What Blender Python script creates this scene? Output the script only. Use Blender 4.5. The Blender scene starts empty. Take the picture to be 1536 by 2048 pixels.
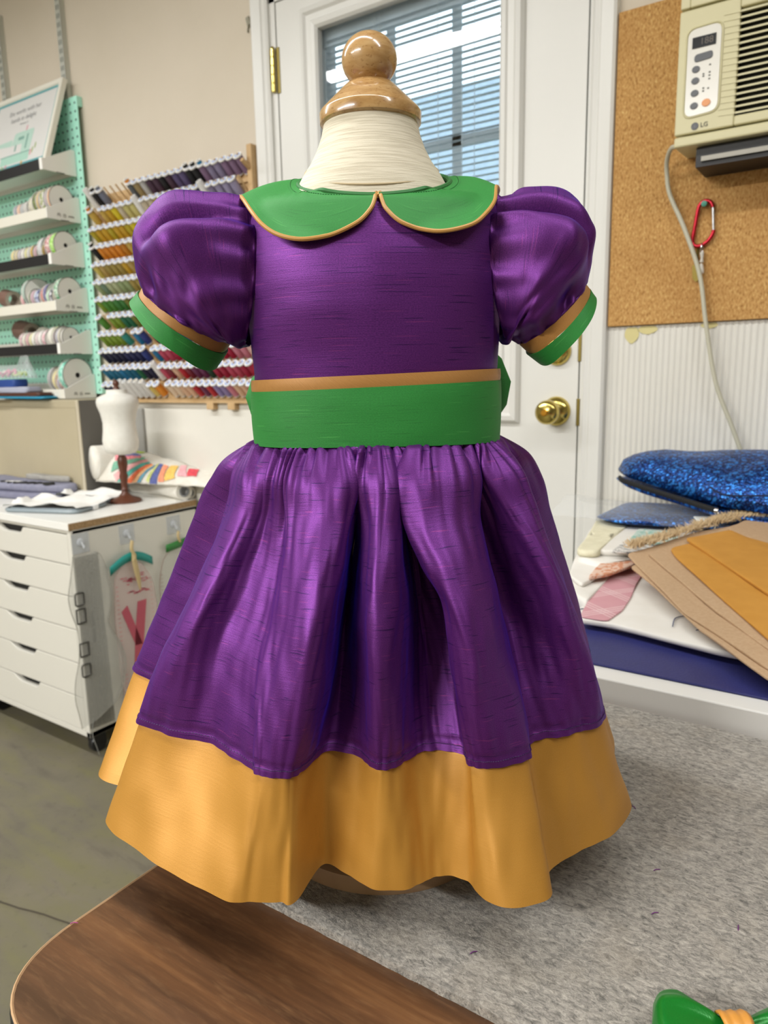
import bpy, bmesh, math, random
from mathutils import Vector, Matrix, noise as mnoise
PI = math.pi
SC = bpy.context.scene
COL = SC.collection
R = math.radians

# ------------------------------------------------------------------ camera
cam_data = bpy.data.cameras.new('camera')
cam_data.sensor_fit = 'VERTICAL'; cam_data.sensor_height = 36.0
cam_data.lens = 36.0 * 1467.0 / 2048.0
cam_data.clip_start = 0.02; cam_data.clip_end = 200
cam_data.dof.use_dof = True
cam_data.dof.focus_distance = 0.475
cam_data.dof.aperture_fstop = 13.0
cam = bpy.data.objects.new('camera', cam_data); COL.objects.link(cam)
_p, _r, _y = R(10.60), R(-1.08), R(34.2)
_f = Vector((-math.sin(_y) * math.cos(_p), math.cos(_y) * math.cos(_p), -math.sin(_p)))
_x = Vector((math.cos(_y), math.sin(_y), 0)); _u = _x.cross(_f)
_x2 = math.cos(_r) * _x + math.sin(_r) * _u; _u2 = -math.sin(_r) * _x + math.cos(_r) * _u
_m = Matrix((( _x2.x, _u2.x, -_f.x), (_x2.y, _u2.y, -_f.y), (_x2.z, _u2.z, -_f.z))).to_4x4()
cam.matrix_world = Matrix.Translation((0, -1.6, 1.08)) @ _m
SC.camera = cam

# ------------------------------------------------------------------ world, lamps, exposure
world = bpy.data.worlds.new('world'); SC.world = world; world.use_nodes = True
world.node_tree.nodes['Background'].inputs[0].default_value = (0.88, 0.95, 1.0, 1)
world.node_tree.nodes['Background'].inputs[1].default_value = 2.9
SC.view_settings.view_transform = 'Standard'; SC.view_settings.look = 'None'
SC.view_settings.exposure = 0.08; SC.view_settings.gamma = 1.0
SC.view_settings.use_curve_mapping = False
SC.cycles.use_denoising = True
SC.cycles.max_bounces = 10; SC.cycles.transparent_max_bounces = 16
SC.cycles.sample_clamp_indirect = 6.0

def tube_lamp(name, x0, x1, y, z, watts, w=0.12):
    d = bpy.data.lights.new(name, 'AREA'); d.shape = 'RECTANGLE'
    d.size = abs(x1 - x0); d.size_y = w; d.energy = watts; d.color = (1.0, 1.0, 0.985)
    o = bpy.data.objects.new(name, d); COL.objects.link(o)
    o.location = ((x0 + x1) / 2, y, z)
    return o
LAMPS = [(-3.6, -2.4, -1.40, 18), (-2.35, -1.15, -1.40, 20), (-1.10, 0.10, -1.40, 9), (0.25, 1.45, -1.40, 16),
         (-2.9, -1.7, -3.9, 75), (-1.6, -0.4, -3.9, 112)]
for k, (a, b, yy, w) in enumerate(LAMPS):
    tube_lamp('ceiling_tube', a, b, yy, 2.47, w)

# ------------------------------------------------------------------ helpers
def srgb(h):
    h = h.lstrip('#'); v = [int(h[i:i + 2], 16) / 255 for i in (0, 2, 4)]
    return tuple(c / 12.92 if c <= 0.04045 else ((c + 0.055) / 1.055) ** 2.4 for c in v)
def rgba(h): return (*(srgb(h) if isinstance(h, str) else h), 1.0)

MATS = {}
def mat(name, col, rough=0.6, metal=0.0, **kw):
    if name in MATS: return MATS[name]
    m = bpy.data.materials.new(name); m.use_nodes = True; MATS[name] = m
    b = m.node_tree.nodes['Principled BSDF']
    b.inputs['Base Color'].default_value = rgba(col)
    b.inputs['Roughness'].default_value = rough; b.inputs['Metallic'].default_value = metal
    for k, v in kw.items():
        s = b.inputs[k.replace('_', ' ')]
        s.default_value = v
    return m
class NT:
    """small node-tree writer"""
    def __init__(s, m): s.m = m; s.t = m.node_tree; s.b = s.t.nodes['Principled BSDF']
    def n(s, typ, **kw):
        o = s.t.nodes.new(typ)
        for k, v in kw.items(): setattr(o, k, v)
        return o
    def l(s, a, b): s.t.links.new(a, b)
    def coord(s, which='Object', scale=(1, 1, 1), rot=(0, 0, 0)):
        c = s.n('ShaderNodeTexCoord'); mp = s.n('ShaderNodeMapping')
        mp.inputs['Scale'].default_value = scale; mp.inputs['Rotation'].default_value = rot
        s.l(c.outputs[which], mp.inputs['Vector']); return mp.outputs[0]
    def noise(s, vec, scale, detail=2, rough=0.5, dist=0.0):
        o = s.n('ShaderNodeTexNoise'); s.l(vec, o.inputs['Vector'])
        o.inputs['Scale'].default_value = scale; o.inputs['Detail'].default_value = detail
        o.inputs['Roughness'].default_value = rough; o.inputs['Distortion'].default_value = dist
        return o.outputs[0]
    def ramp(s, fac, stops, interp='LINEAR'):
        o = s.n('ShaderNodeValToRGB'); s.l(fac, o.inputs[0]); cr = o.color_ramp; cr.interpolation = interp
        while len(cr.elements) < len(stops): cr.elements.new(0.5)
        for e, (p, c) in zip(cr.elements, stops): e.position = p; e.color = rgba(c) if not isinstance(c, float) else (c, c, c, 1)
        return o.outputs[0]
    def mix(s, fac, a, b, mode='MIX'):
        o = s.n('ShaderNodeMix', data_type='RGBA', blend_type=mode)
        for sock, v in ((o.inputs[0], fac), (o.inputs[6], a), (o.inputs[7], b)):
            if hasattr(v, 'links'): s.l(v, sock)
            elif sock == o.inputs[0]: sock.default_value = v
            else: sock.default_value = rgba(v)
        return o.outputs[2]
    def math(s, op, a, b=0.0):
        o = s.n('ShaderNodeMath', operation=op)
        for sock, v in ((o.inputs[0], a), (o.inputs[1], b)):
            if hasattr(v, 'links'): s.l(v, sock)
            else: sock.default_value = v
        return o.outputs[0]
    def color(s, c): s.l(c, s.b.inputs['Base Color'])
    def bump(s, h, strength=0.3, dist=0.001):
        o = s.n('ShaderNodeBump'); o.inputs['Strength'].default_value = strength; o.inputs['Distance'].default_value = dist
        s.l(h, o.inputs['Height']); s.l(o.outputs[0], s.b.inputs['Normal'])

def mottled(name, c1, c2, scale, rough=0.7, bump=0.0, bscale=None, **kw):
    if name in MATS: return MATS[name]
    m = mat(name, c1, rough, **kw); t = NT(m); v = t.coord()
    f = t.noise(v, scale, 4, 0.6)
    t.color(t.mix(t.ramp(f, [(0.35, 0.0), (0.65, 1.0)]), c1, c2))
    if bump: t.bump(t.noise(v, bscale or scale * 3, 3), bump, 0.002)
    return m

def silk(name, base, dark, slub, rough=0.38, metal=0.35, sheen=0.0, sheen_tint='#ffffff', slub_amt=1.0, grain=0.25, aniso=0.5, bump=0.28):
    """shot-silk dupioni: weft slubs run along U, weave grain, soft anisotropic gloss (UV in metres)"""
    if name in MATS: return MATS[name]
    m = mat(name, base, rough, metal); t = NT(m)
    uv = t.coord('UV', (32, 900, 1)); fine = t.coord('UV', (1300, 2000, 1)); mid = t.coord('UV', (30, 420, 1))
    s1 = t.noise(uv, 1.0, 1, 0.4); g = t.noise(fine, 1.0, 2, 0.6); s2 = t.noise(mid, 1.0, 2, 0.5)
    c = t.mix(t.math('MULTIPLY', t.ramp(g, [(0.38, 0.0), (0.62, 1.0)]), grain), base, dark)
    c = t.mix(t.math('MULTIPLY', t.ramp(s1, [(0.662, 0.0), (0.705, 1.0)]), 0.9 * slub_amt), c, dark)
    c = t.mix(t.math('MULTIPLY', t.ramp(s1, [(0.275, 1.0), (0.305, 0.0)]), 0.5 * slub_amt), c, slub)
    t.color(c)
    h = t.math('ADD', t.math('MULTIPLY', g, 0.6), t.math('ADD', t.math('MULTIPLY', s1, 0.45), t.math('MULTIPLY', s2, 0.25)))
    t.bump(h, bump, 0.0005)
    b = t.b
    b.inputs['Sheen Weight'].default_value = sheen
    b.inputs['Sheen Tint'].default_value = rgba(sheen_tint); b.inputs['Sheen Roughness'].default_value = 0.35
    b.inputs['Anisotropic'].default_value = aniso
    tg = t.n('ShaderNodeTangent', direction_type='UV_MAP'); t.l(tg.outputs[0], b.inputs['Tangent'])
    return m

class MB:
    """collects geometry for ONE mesh object"""
    def __init__(s): s.v = []; s.f = []; s.mi = []; s.uv = {}
    def face(s, idx, mi=0, uv=None):
        if uv: s.uv[len(s.f)] = uv
        s.f.append(tuple(idx)); s.mi.append(mi)
    def box(s, lo, hi, mi=0, M=None):
        n = len(s.v)
        for x in (lo[0], hi[0]):
            for y in (lo[1], hi[1]):
                for z in (lo[2], hi[2]):
                    p = Vector((x, y, z)); s.v.append(M @ p if M else p)
        for q in ((0, 1, 3, 2), (4, 6, 7, 5), (0, 4, 5, 1), (2, 3, 7, 6), (0, 2, 6, 4), (1, 5, 7, 3)):
            s.face([n + i for i in q], mi)
        return s
    def grid(s, P, cu=False, cv=False, mi=0, uv=None, flip=False):
        """P[v][u] points; cu closes u, cv closes v; uv(v,u) -> (u,v) coordinates"""
        n = len(s.v); nv, nu = len(P), len(P[0])
        for row in P: s.v.extend(Vector(p) for p in row)
        for j in range(nv if cv else nv - 1):
            for i in range(nu if cu else nu - 1):
                j2, i2 = (j + 1) % nv, (i + 1) % nu
                q = [n + j * nu + i, n + j * nu + i2, n + j2 * nu + i2, n + j2 * nu + i]
                t = [(j, i), (j, i + 1), (j + 1, i + 1), (j + 1, i)]
                if flip: q.reverse(); t.reverse()
                s.face(q, mi, [uv(*k) for k in t] if uv else None)
        return s
    def lathe(s, prof, n=32, c=(0, 0, 0), sx=1.0, sy=1.0, axis='z', mi=0, cap=True):
        def pt(r, z, a):
            x, y = r * sx * math.cos(a), r * sy * math.sin(a)
            p = (x, y, z) if axis == 'z' else ((z, x, y) if axis == 'x' else (x, -z, y))
            return Vector(p) + Vector(c)
        P = [[pt(r, z, 2 * PI * i / n) for i in range(n)] for r, z in prof]
        k = len(s.v); s.grid(P, cu=True, mi=mi)
        if cap:
            if prof[0][0] > 1e-6: s.face([k + i for i in reversed(range(n))], mi)
            if prof[-1][0] > 1e-6: s.face([k + (len(prof) - 1) * n + i for i in range(n)], mi)
        return s
    def tube(s, path, r, n=8, closed=False, mi=0, cap=True, flat=1.0):
        path = [Vector(p) for p in path]; L = len(path); rings = []; up = None
        for i, p in enumerate(path):
            a = path[(i - 1) % L] if closed or i > 0 else p
            b = path[(i + 1) % L] if closed or i < L - 1 else p
            t = (b - a).normalized()
            if up is None:
                up = Vector((0, 0, 1)) if abs(t.z) < 0.9 else Vector((0, 1, 0))
            u = (up - t * up.dot(t)).normalized(); up = u; w = t.cross(u)
            rr = r[i] if isinstance(r, (list, tuple)) else r
            rings.append([p + u * (rr * math.cos(2 * PI * k / n)) + w * (rr * flat * math.sin(2 * PI * k / n)) for k in range(n)])
        k0 = len(s.v); s.grid(rings, cu=True, cv=closed, mi=mi)
        if cap and not closed:
            s.face([k0 + i for i in reversed(range(n))], mi); s.face([k0 + (L - 1) * n + i for i in range(n)], mi)
        return s
    def prism(s, poly, fn, mi=0, side=None):
        """poly: 2-D outline (ccw); fn(x, y, k) -> 3-D point with k = 0 bottom, 1 top"""
        n = len(s.v); L = len(poly)
        for k in (0, 1): s.v.extend(Vector(fn(x, y, k)) for x, y in poly)
        s.face([n + i for i in reversed(range(L))], mi); s.face([n + L + i for i in range(L)], mi)
        for i in range(L):
            j = (i + 1) % L; s.face([n + i, n + j, n + L + j, n + L + i], mi if side is None else side)
        return s
    def build(s, name, mats, parent=None, smooth=True, angle=35, bevel=0.0, seg=2, subsurf=0, solid=0.0, split=False):
        me = bpy.data.meshes.new(name)
        me.from_pydata([tuple(v) for v in s.v], [], s.f)
        if not isinstance(mats, (list, tuple)): mats = [mats]
        for m in mats: me.materials.append(m)
        for p, k in zip(me.polygons, s.mi): p.material_index = k
        if s.uv:
            lay = me.uv_layers.new(name='UVMap')
            for fi, co in s.uv.items():
                for li, c in zip(me.polygons[fi].loop_indices, co): lay.data[li].uv = c
        me.validate()
        if smooth:
            me.shade_smooth()
            if angle < 170: me.set_sharp_from_angle(angle=R(angle))
        o = bpy.data.objects.new(name, me); COL.objects.link(o)
        if parent: o.parent = parent
        if bevel:
            b = o.modifiers.new('bevel', 'BEVEL'); b.width = bevel; b.segments = seg; b.limit_method = 'ANGLE'; b.angle_limit = R(40)
        if solid:
            q = o.modifiers.new('thickness', 'SOLIDIFY'); q.thickness = solid; q.offset = 0
        if split:
            e = o.modifiers.new('crisp', 'EDGE_SPLIT'); e.split_angle = R(55)
        if subsurf:
            q = o.modifiers.new('subdivision', 'SUBSURF'); q.levels = q.render_levels = subsurf
        return o

def tag(o, label=None, cat=None, group=None, kind=None):
    if label: o['label'] = label
    if cat: o['category'] = cat
    if group: o['group'] = group
    if kind: o['kind'] = kind
    return o
def thing(name, label, cat, loc=(0, 0, 0), rot=(0, 0, 0), group=None):
    o = bpy.data.objects.new(name, None); COL.objects.link(o); o.empty_display_size = 0.02
    o.location = loc; o.rotation_euler = rot
    return tag(o, label, cat, group)
def copy_tree(o, parent=None):
    c = o.copy(); COL.objects.link(c)
    if parent: c.parent = parent
    for ch in list(o.children): copy_tree(ch, c)
    return c
def text_into(mb, body, size, M, depth=0.0004, mi=0, align='CENTER'):
    cu = bpy.data.curves.new('t', 'FONT'); cu.body = body; cu.size = size; cu.extrude = depth; cu.align_x = align; cu.align_y = 'CENTER'
    cu.resolution_u = 3
    ob = bpy.data.objects.new('t', cu); COL.objects.link(ob)
    me = bpy.data.meshes.new_from_object(ob.evaluated_get(bpy.context.evaluated_depsgraph_get()))
    k = len(mb.v); mb.v.extend(M @ v.co for v in me.vertices)
    for p in me.polygons: mb.face([k + i for i in p.vertices], mi)
    bpy.data.objects.remove(ob); bpy.data.curves.remove(cu); bpy.data.meshes.remove(me)
def hrand(*a):
    x = math.sin(sum((i + 1) * 12.9898 * v for i, v in enumerate(a)) + 4.1) * 43758.5453
    return x - math.floor(x)
def wob(x, y, z=0.0): return mnoise.noise(Vector((x, y, z)))
def ctrl(P, n, closed=False):
    """n points on a Catmull-Rom curve through P"""
    P = [Vector(p) for p in P]; L = len(P); out = []
    segs = L if closed else L - 1
    for k in range(n):
        t = k * segs / (n if closed else n - 1); i = min(int(t), segs - 1); u = t - i
        g = (lambda j: P[j % L]) if closed else (lambda j: P[min(max(j, 0), L - 1)])
        a, b, c, d = g(i - 1), g(i), g(i + 1), g(i + 2)
        out.append(0.5 * ((2 * b) + (c - a) * u + (2 * a - 5 * b + 4 * c - d) * u * u + (3 * b - a - 3 * c + d) * u ** 3))
    return out
def round_poly(pts, r, n=5):
    """outline with rounded corners"""
    out = []; L = len(pts)
    for i, p in enumerate(pts):
        p = Vector(p); a = Vector(pts[i - 1]); b = Vector(pts[(i + 1) % L])
        ra = min(r, (a - p).length * 0.45, (b - p).length * 0.45)
        q0 = p + (a - p).normalized() * ra; q1 = p + (b - p).normalized() * ra
        for k in range(n + 1):
            u = k / n; out.append(tuple((1 - u) ** 2 * q0 + 2 * u * (1 - u) * p + u * u * q1))
    return out
ORD = ['zeroth', 'first', 'second', 'third', 'fourth', 'fifth', 'sixth', 'seventh', 'eighth', 'ninth', 'tenth', 'eleventh', 'twelfth',
       'thirteenth', 'fourteenth', 'fifteenth', 'sixteenth', 'seventeenth', 'eighteenth', 'nineteenth', 'twentieth', 'twenty first',
       'twenty second', 'twenty third', 'twenty fourth', 'twenty fifth']

# ------------------------------------------------------------------ the room
m_wall = mottled('beige_paint', '#cfc4b2', '#d3c8b7', 3.0, 0.75, 0.05, 220)
m_white = mat('white_gloss_paint', '#dcdbd6', 0.35)
m_panel = mottled('white_panel', '#e2dfd6', '#dcd9cf', 2.0, 0.6)
m_ceil = mat('ceiling_tile', '#c9c6be', 0.8)
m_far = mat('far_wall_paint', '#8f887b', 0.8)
m_brass = mat('brass', '#cdb96a', 0.18, 1.0)
m_black = mat('black_plastic', '#141416', 0.4)
m_chrome = mat('chrome', '#c8c8c8', 0.2, 1.0)
X0, X1, Y0, ZC = -4.3, 2.3, -4.4, 2.5

def struct(o): o['kind'] = 'structure'; return o

# floor: worn sealed concrete
m_floor = mat('sealed_concrete', '#7d7768', 0.55); t = NT(m_floor)
v = t.coord('Object'); v2 = t.coord('Object', (0.7, 2.6, 1), (0, 0, 0.5))
f1 = t.noise(v, 3.0, 6, 0.65, 0.4); f2 = t.noise(v2, 6.0, 5, 0.6, 0.3); f3 = t.noise(v, 45, 3, 0.7)
c = t.mix(t.ramp(f1, [(0.32, 0.0), (0.68, 1.0)]), '#605b4d', '#716a59')
c = t.mix(t.ramp(f2, [(0.42, 0.0), (0.72, 1.0)]), c, '#6c6848')
c = t.mix(t.math('MULTIPLY', t.ramp(f2, [(0.28, 1.0), (0.42, 0.0)]), 0.7), c, '#544e43')
c = t.mix(t.math('MULTIPLY', t.ramp(f3, [(0.58, 0.0), (0.75, 1.0)]), 0.45), c, '#4a4539')
t.color(c); t.bump(f3, 0.15, 0.002)
struct(MB().box((X0, Y0, -0.1), (X1, 0.12, 0)).build('floor', m_floor, smooth=False))
# long cracks in the slab
cb = MB()
for (a, b, w) in (((-2.1, -1.07), (-1.15, -0.86), 0.0035), ((-2.5, -1.9), (-1.7, -1.35), 0.002)):
    pts = [(a[0] + (b[0] - a[0]) * k / 30, a[1] + (b[1] - a[1]) * k / 30 + 0.012 * wob(k * 0.4, a[0]), 0.0004) for k in range(31)]
    cb.tube(pts, w, 4, flat=0.1)
o = cb.build('floor_crack', mat('crack_dirt', '#4d463b', 0.9)); tag(o, 'hairline crack running across the worn concrete floor', 'crack')
struct(MB().box((X0, Y0, ZC), (X1, 0.12, ZC + 0.1)).build('ceiling', m_ceil, smooth=False))
DX0, DX1, DZ = -1.42, -0.54, 2.06      # door opening
wb = MB()
wb.box((X0, 0, 0), (DX0, 0.12, ZC)); wb.box((DX1, 0, 0), (X1, 0.12, ZC)); wb.box((DX0, 0, DZ), (DX1, 0.12, ZC))
struct(wb.build('wall_back', m_wall, smooth=False))
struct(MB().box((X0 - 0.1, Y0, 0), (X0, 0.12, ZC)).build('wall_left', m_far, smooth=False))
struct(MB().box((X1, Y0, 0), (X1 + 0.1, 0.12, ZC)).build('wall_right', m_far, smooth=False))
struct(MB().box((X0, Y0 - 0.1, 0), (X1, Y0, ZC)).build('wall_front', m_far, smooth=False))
# white panelling below the racks, ribbed panelling below the corkboard
o = MB().box((X0, -0.006, 0), (-1.475, 0, 1.02)).build('trim_1', m_panel, bevel=0.001); struct(o)
rb = MB(); n = 1400; xa, xb = -0.5, X1
P = []
for z in (0.0, 1.17):
    P.append([(xa + (xb - xa) * i / n, -0.003 - 0.0013 * math.sin(2 * PI * (xa + (xb - xa) * i / n) / 0.0115) ** 3, z) for i in range(n + 1)])
rb.grid(P)
m_rib = mottled('ribbed_panel', '#dedcd5', '#d6d3ca', 2.0, 0.5)
struct(rb.build('trim_2', m_rib, angle=180))
# yellowed glue stains under the corkboard
for (x, w, h, lab) in ((-0.450, 0.015, 0.030, 'yellowed glue stain under the corkboard nearest the door casing'), (-0.418, 0.020, 0.015, 'wide faint glue stain under the corkboard beside the darker one'), (-0.300, 0.016, 0.010, 'small glue stain under the corkboard just right of the power cord')):
    st = MB(); poly = [(x + w * math.cos(a), 1.1695 - h * 0.55 + h * 0.55 * math.sin(a) * (1 + 0.15 * math.sin(3 * a))) for a in [2 * PI * k / 18 for k in range(18)]]
    st.prism(poly, lambda a, b, k: (a, -0.0043 - 0.0004 * k, min(b, 1.1700)))
    tag(st.build('glue_stain', mat('old_glue', '#d2c78c', 0.6), smooth=False), lab, 'stain', 'glue stains on the ribbed panel')

# ------------------------------------------------------------------ the door
door = bpy.data.objects.new('door_1', None); COL.objects.link(door); door['kind'] = 'structure'
D0, D1 = -1.397, -0.564
GX0, GX1, GZ0, GZ1 = -1.257, -0.757, 1.02, 1.935
db = MB()
db.box((D0, 0.0, 0.01), (GX0 - 0.01, 0.044, 2.03)); db.box((GX1 + 0.01, 0.0, 0.01), (D1, 0.044, 2.03))
db.box((GX0 - 0.01, 0.0, 0.01), (GX1 + 0.01, 0.044, GZ0 - 0.01)); db.box((GX0 - 0.01, 0.0, GZ1 + 0.01), (GX1 + 0.01, 0.044, 2.03))
db.build('door_slab', m_white, door, smooth=False)
# moulded frame round the glass
def frame_sweep(mb, x0, x1, z0, z1, prof):
    """prof: (inset towards the outside, y) list swept round a rectangle with mitred corners"""
    rows = []
    for d, y in prof: rows.append([(x0 - d, y, z0 - d), (x1 + d, y, z0 - d), (x1 + d, y, z1 + d), (x0 - d, y, z1 + d)])
    mb.grid(rows, cu=True)
fb = MB(); frame_sweep(fb, GX0, GX1, GZ0, GZ1, [(0, 0.012), (0, -0.006), (0.006, -0.012), (0.016, -0.014), (0.020, -0.010), (0.034, -0.010), (0.040, -0.016), (0.050, -0.014), (0.056, -0.006), (0.058, 0.001)])
fb.build('lite_frame', m_white, door, smooth=False)
m_glass = mat('window_glass', '#f4fbff', 0.0, 0.0, Transmission_Weight=1.0, IOR=1.45)
MB().box((GX0 - 0.008, 0.010, GZ0 - 0.008), (GX1 + 0.008, 0.014, GZ1 + 0.008)).build('glass_pane', m_glass, door, smooth=False)
MB().box((GX0 - 0.008, 0.040, GZ0 - 0.008), (GX1 + 0.008, 0.043, GZ1 + 0.008)).build('glass_pane', m_glass, door, smooth=False)
m_slat = mat('blind_slat', '#dbe4ea', 0.5, 0.0, Transmission_Weight=0.0)
sb = MB(); z = GZ0 + 0.01
ca, sa = math.cos(R(4)), math.sin(R(4))
while z < GZ1 - 0.012:
    for w0, w1, d0, d1 in ((-0.0065, 0, 0, 0.0008), (0, 0.0065, 0.0008, 0)):
        k = len(sb.v)
        for xx in (GX0 + 0.004, GX1 - 0.004):
            for w, d in ((w0, d0), (w1, d1)):
                sb.v.append(Vector((xx, 0.027 + w * ca - d * sa, z - w * sa + d * ca)))
        sb.face((k, k + 2, k + 3, k + 1))
    z += 0.0142
sb.build('blind', m_slat, door, angle=180)
co = MB()
for x in (-1.10, -1.085, -0.925, -0.862, -0.83): co.tube([(x, 0.0185, GZ0), (x, 0.0185, GZ1)], 0.0009, 5)
co.build('blind_cord', mat('white_cord', '#dfe6ea', 0.6), door)
mu = MB()
for x in (-1.065, -0.885): mu.box((x - 0.012, 0.036, GZ0), (x + 0.012, 0.0395, GZ1))
for z in (1.615,): mu.box((GX0, 0.036, z - 0.011), (GX1, 0.0395, z + 0.011))
mu.box((GX0 - 0.008, 0.036, GZ0), (GX0 + 0.022, 0.0395, GZ1)); mu.box((GX0 - 0.008, 0.030, 1.900), (GX1 + 0.008, 0.0395, GZ1 + 0.008))
mu.build('muntin_grille', mat('grille_paint', '#dfe7ec', 0.5), door, smooth=False)
# hinge, latch plates, bolt, knob
hb = MB()
for k in range(5):
    hb.lathe([(0.0048, 0), (0.0062, 0.001), (0.0062, 0.0195), (0.0048, 0.0205)], 14, (-1.408, -0.007, 1.818 + 0.021 * k))
hb.lathe([(0.002, 0), (0.005, 0.002), (0.003, 0.005)], 12, (-1.408, -0.007, 1.923))
hb.build('hinge', m_brass, door); 
MB().box((-1.402, -0.002, 1.815), (-1.390, 0.001, 1.925)).build('hinge_leaf', mat('old_brass', '#7d7040', 0.4, 1.0), door, smooth=False)
m_oldb = MATS['old_brass']
for z0, z1 in ((1.100, 1.160), (0.960, 1.020)):
    MB().box((-0.5655, -0.003, z0), (-0.557, 0.004, z1)).build('strike_plate', m_oldb, door, smooth=False, bevel=0.001)
kb = MB(); kc = (-0.612, 0, 0.992)
kb.lathe([(0.0, 0.000), (0.033, 0.000), (0.033, 0.003), (0.029, 0.010), (0.019, 0.015), (0.012, 0.017), (0.0105, 0.034), (0.014, 0.037), (0.023, 0.042), (0.027, 0.051), (0.026, 0.061), (0.019, 0.068), (0.0, 0.070)], 40, kc, axis='y')
kn = kb.build('door_knob', m_brass, door, angle=60)
MB().lathe([(0.0, 0.066), (0.008, 0.067), (0.008, 0.073), (0.006, 0.0745), (0, 0.0745)], 20, kc, axis='y').build('lock_button', mat('worn_brass', '#d29a3c', 0.25, 1.0), kn)
MB().lathe([(0, 0), (0.031, 0), (0.031, 0.005), (0.027, 0.013), (0.020, 0.016), (0.0, 0.017)], 36, (-0.612, 0, 1.124), axis='y').build('deadbolt_rose', m_brass, door, angle=60)
# casing
cs = MB()
def casing(x0, x1, flip):
    prof = [(0, 0.0), (0, -0.010), (0.006, -0.014), (0.018, -0.012), (0.022, -0.016), (0.040, -0.018), (0.050, -0.020), (0.056, -0.016), (0.058, 0.0)]
    w = abs(x1 - x0) / 0.058
    P = [[((x0 + d * w) if not flip else (x1 - d * w), y, z) for d, y in prof] for z in (0.0, 2.13)]
    cs.grid(P, flip=not flip)
casing(-1.475, -1.418, True); casing(-0.552, -0.500, False)
cs.box((-1.475, -0.017, 2.06), (-0.50, 0, 2.13))
cs.build('door_casing', m_white, door, smooth=False)
jb = MB()
jb.box((-1.420, -0.002, 0), (-1.400, 0.10, 2.06)); jb.box((-0.5595, -0.002, 0), (-0.54, 0.10, 2.06)); jb.box((-1.42, -0.002, 2.033), (-0.54, 0.10, 2.06))
jb.build('door_jamb', m_white, door, smooth=False)

# ------------------------------------------------------------------ outside, seen through the blind
HZ = 5.2
m_roof = mottled('grey_shingle', '#95a3ac', '#8896a0', 14, 0.9)
hs = thing('neighbour_house', 'grey roofed house seen dimly through the door blind', 'house', (-4.2, 6.0, 0))
MB().box((-7, 0.4, -0.1), (7, 5, 2.05)).build('wall', mottled('house_siding', '#95a3ac', '#8896a0', 3, 0.8), hs, smooth=False)
hb = MB(); hb.prism([(0.0, 2.0), (5.4, 2.0), (2.7, HZ)], lambda a, b, k: (-7.3 + 14.6 * k, a, b)); hb.build('roof', m_roof, hs, smooth=False)
struct(MB().box((-20, 0.13, -0.12), (16, 26, -0.02)).build('trim_3', mottled('yard_grass', '#7f8a63', '#8f8a70', 3, 0.9), smooth=False))
tr = thing('tree', 'bright leafy tree above the grey roof seen through the door blind', 'tree', (-4.6, 14.5, 0))
MB().lathe([(0.16, 0), (0.12, 1.5), (0.10, 4.4), (0.03, 6.6)], 12).build('trunk', mat('bark', '#6a5a4a', 0.9), tr)
fb = MB(); rnd = random.Random(4)
for k in range(1500):
    a, b = rnd.uniform(0, 2 * PI), math.acos(rnd.uniform(-1, 1)); r = 1.7 * rnd.uniform(0.5, 1) ** 0.5
    c = Vector((r * 1.2 * math.sin(b) * math.cos(a), r * math.sin(b) * math.sin(a), 6.6 + r * 0.9 * math.cos(b)))
    u = Vector((rnd.gauss(0, 1), rnd.gauss(0, 1), rnd.gauss(0, 1))).normalized() * 0.11; w = u.orthogonal().normalized() * 0.07
    k0 = len(fb.v); fb.v.extend((c - u, c + w, c + u, c - w)); fb.face((k0, k0 + 1, k0 + 2, k0 + 3))
fb.build('foliage', mat('leaves', '#8fa080', 0.7), tr, smooth=False)

# ------------------------------------------------------------------ corkboard and what hangs there
m_cork = mat('cork', '#b98b4e', 0.85); t = NT(m_cork); v = t.coord('Object', (1, 1, 0.55), (0, 0.5, 0)); vv = t.coord('Object')
a1 = t.noise(v, 260, 3, 0.6); a2 = t.noise(vv, 6, 3, 0.6)
c = t.ramp(a1, [(0.30, '#8f6230'), (0.42, '#b4864a'), (0.56, '#c4975a'), (0.72, '#dab877')])
c = t.mix(t.math('MULTIPLY', t.ramp(a2, [(0.35, 1.0), (0.6, 0.0)]), 0.35), c, '#9c6c35')
t.color(c); t.bump(a1, 0.3, 0.0015)
o = MB().box((-0.499, -0.012, 1.171), (X1 - 0.01, -0.0005, 1.770)).build('corkboard', m_cork, smooth=False, bevel=0.001)
tag(o, 'tan corkboard running along the wall right of the door', 'corkboard')
pn = thing('push_pin', 'green headed push pin holding the red carabiner on the corkboard', 'push pin', (-0.318, -0.012, 1.389))
MB().lathe([(0.0006, -0.008), (0.0006, 0.006)], 8, axis='y').build('pin_shaft', m_chrome, pn)
MB().lathe([(0.0, 0.006), (0.0035, 0.006), (0.0028, 0.010), (0.0034, 0.013), (0.0052, 0.0145), (0.0052, 0.018), (0.0, 0.0185)], 18, axis='y').build('pin_head', mat('teal_plastic', '#128a70', 0.35), pn)
cr_ = thing('carabiner', 'red carabiner with silver gate hanging from the green pin', 'carabiner', (-0.318, -0.020, 1.330))
ring = [(-0.0135, 0, 0.048), (-0.0095, 0, 0.060), (0.001, 0, 0.066), (0.010, 0, 0.062), (0.0145, 0, 0.052)]
body = ctrl([(0.0145, 0, 0.052), (0.0100, 0, 0.0615), (0.001, 0, 0.0655), (-0.0085, 0, 0.060), (-0.0125, 0, 0.048), (-0.0160, 0, 0.020), (-0.0190, 0, -0.004), (-0.0165, 0, -0.013), (-0.008, 0, -0.0165), (0.004, 0, -0.0125), (0.013, 0, -0.004), (0.0175, 0, 0.005), (0.0182, 0, 0.010)], 60)
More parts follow.
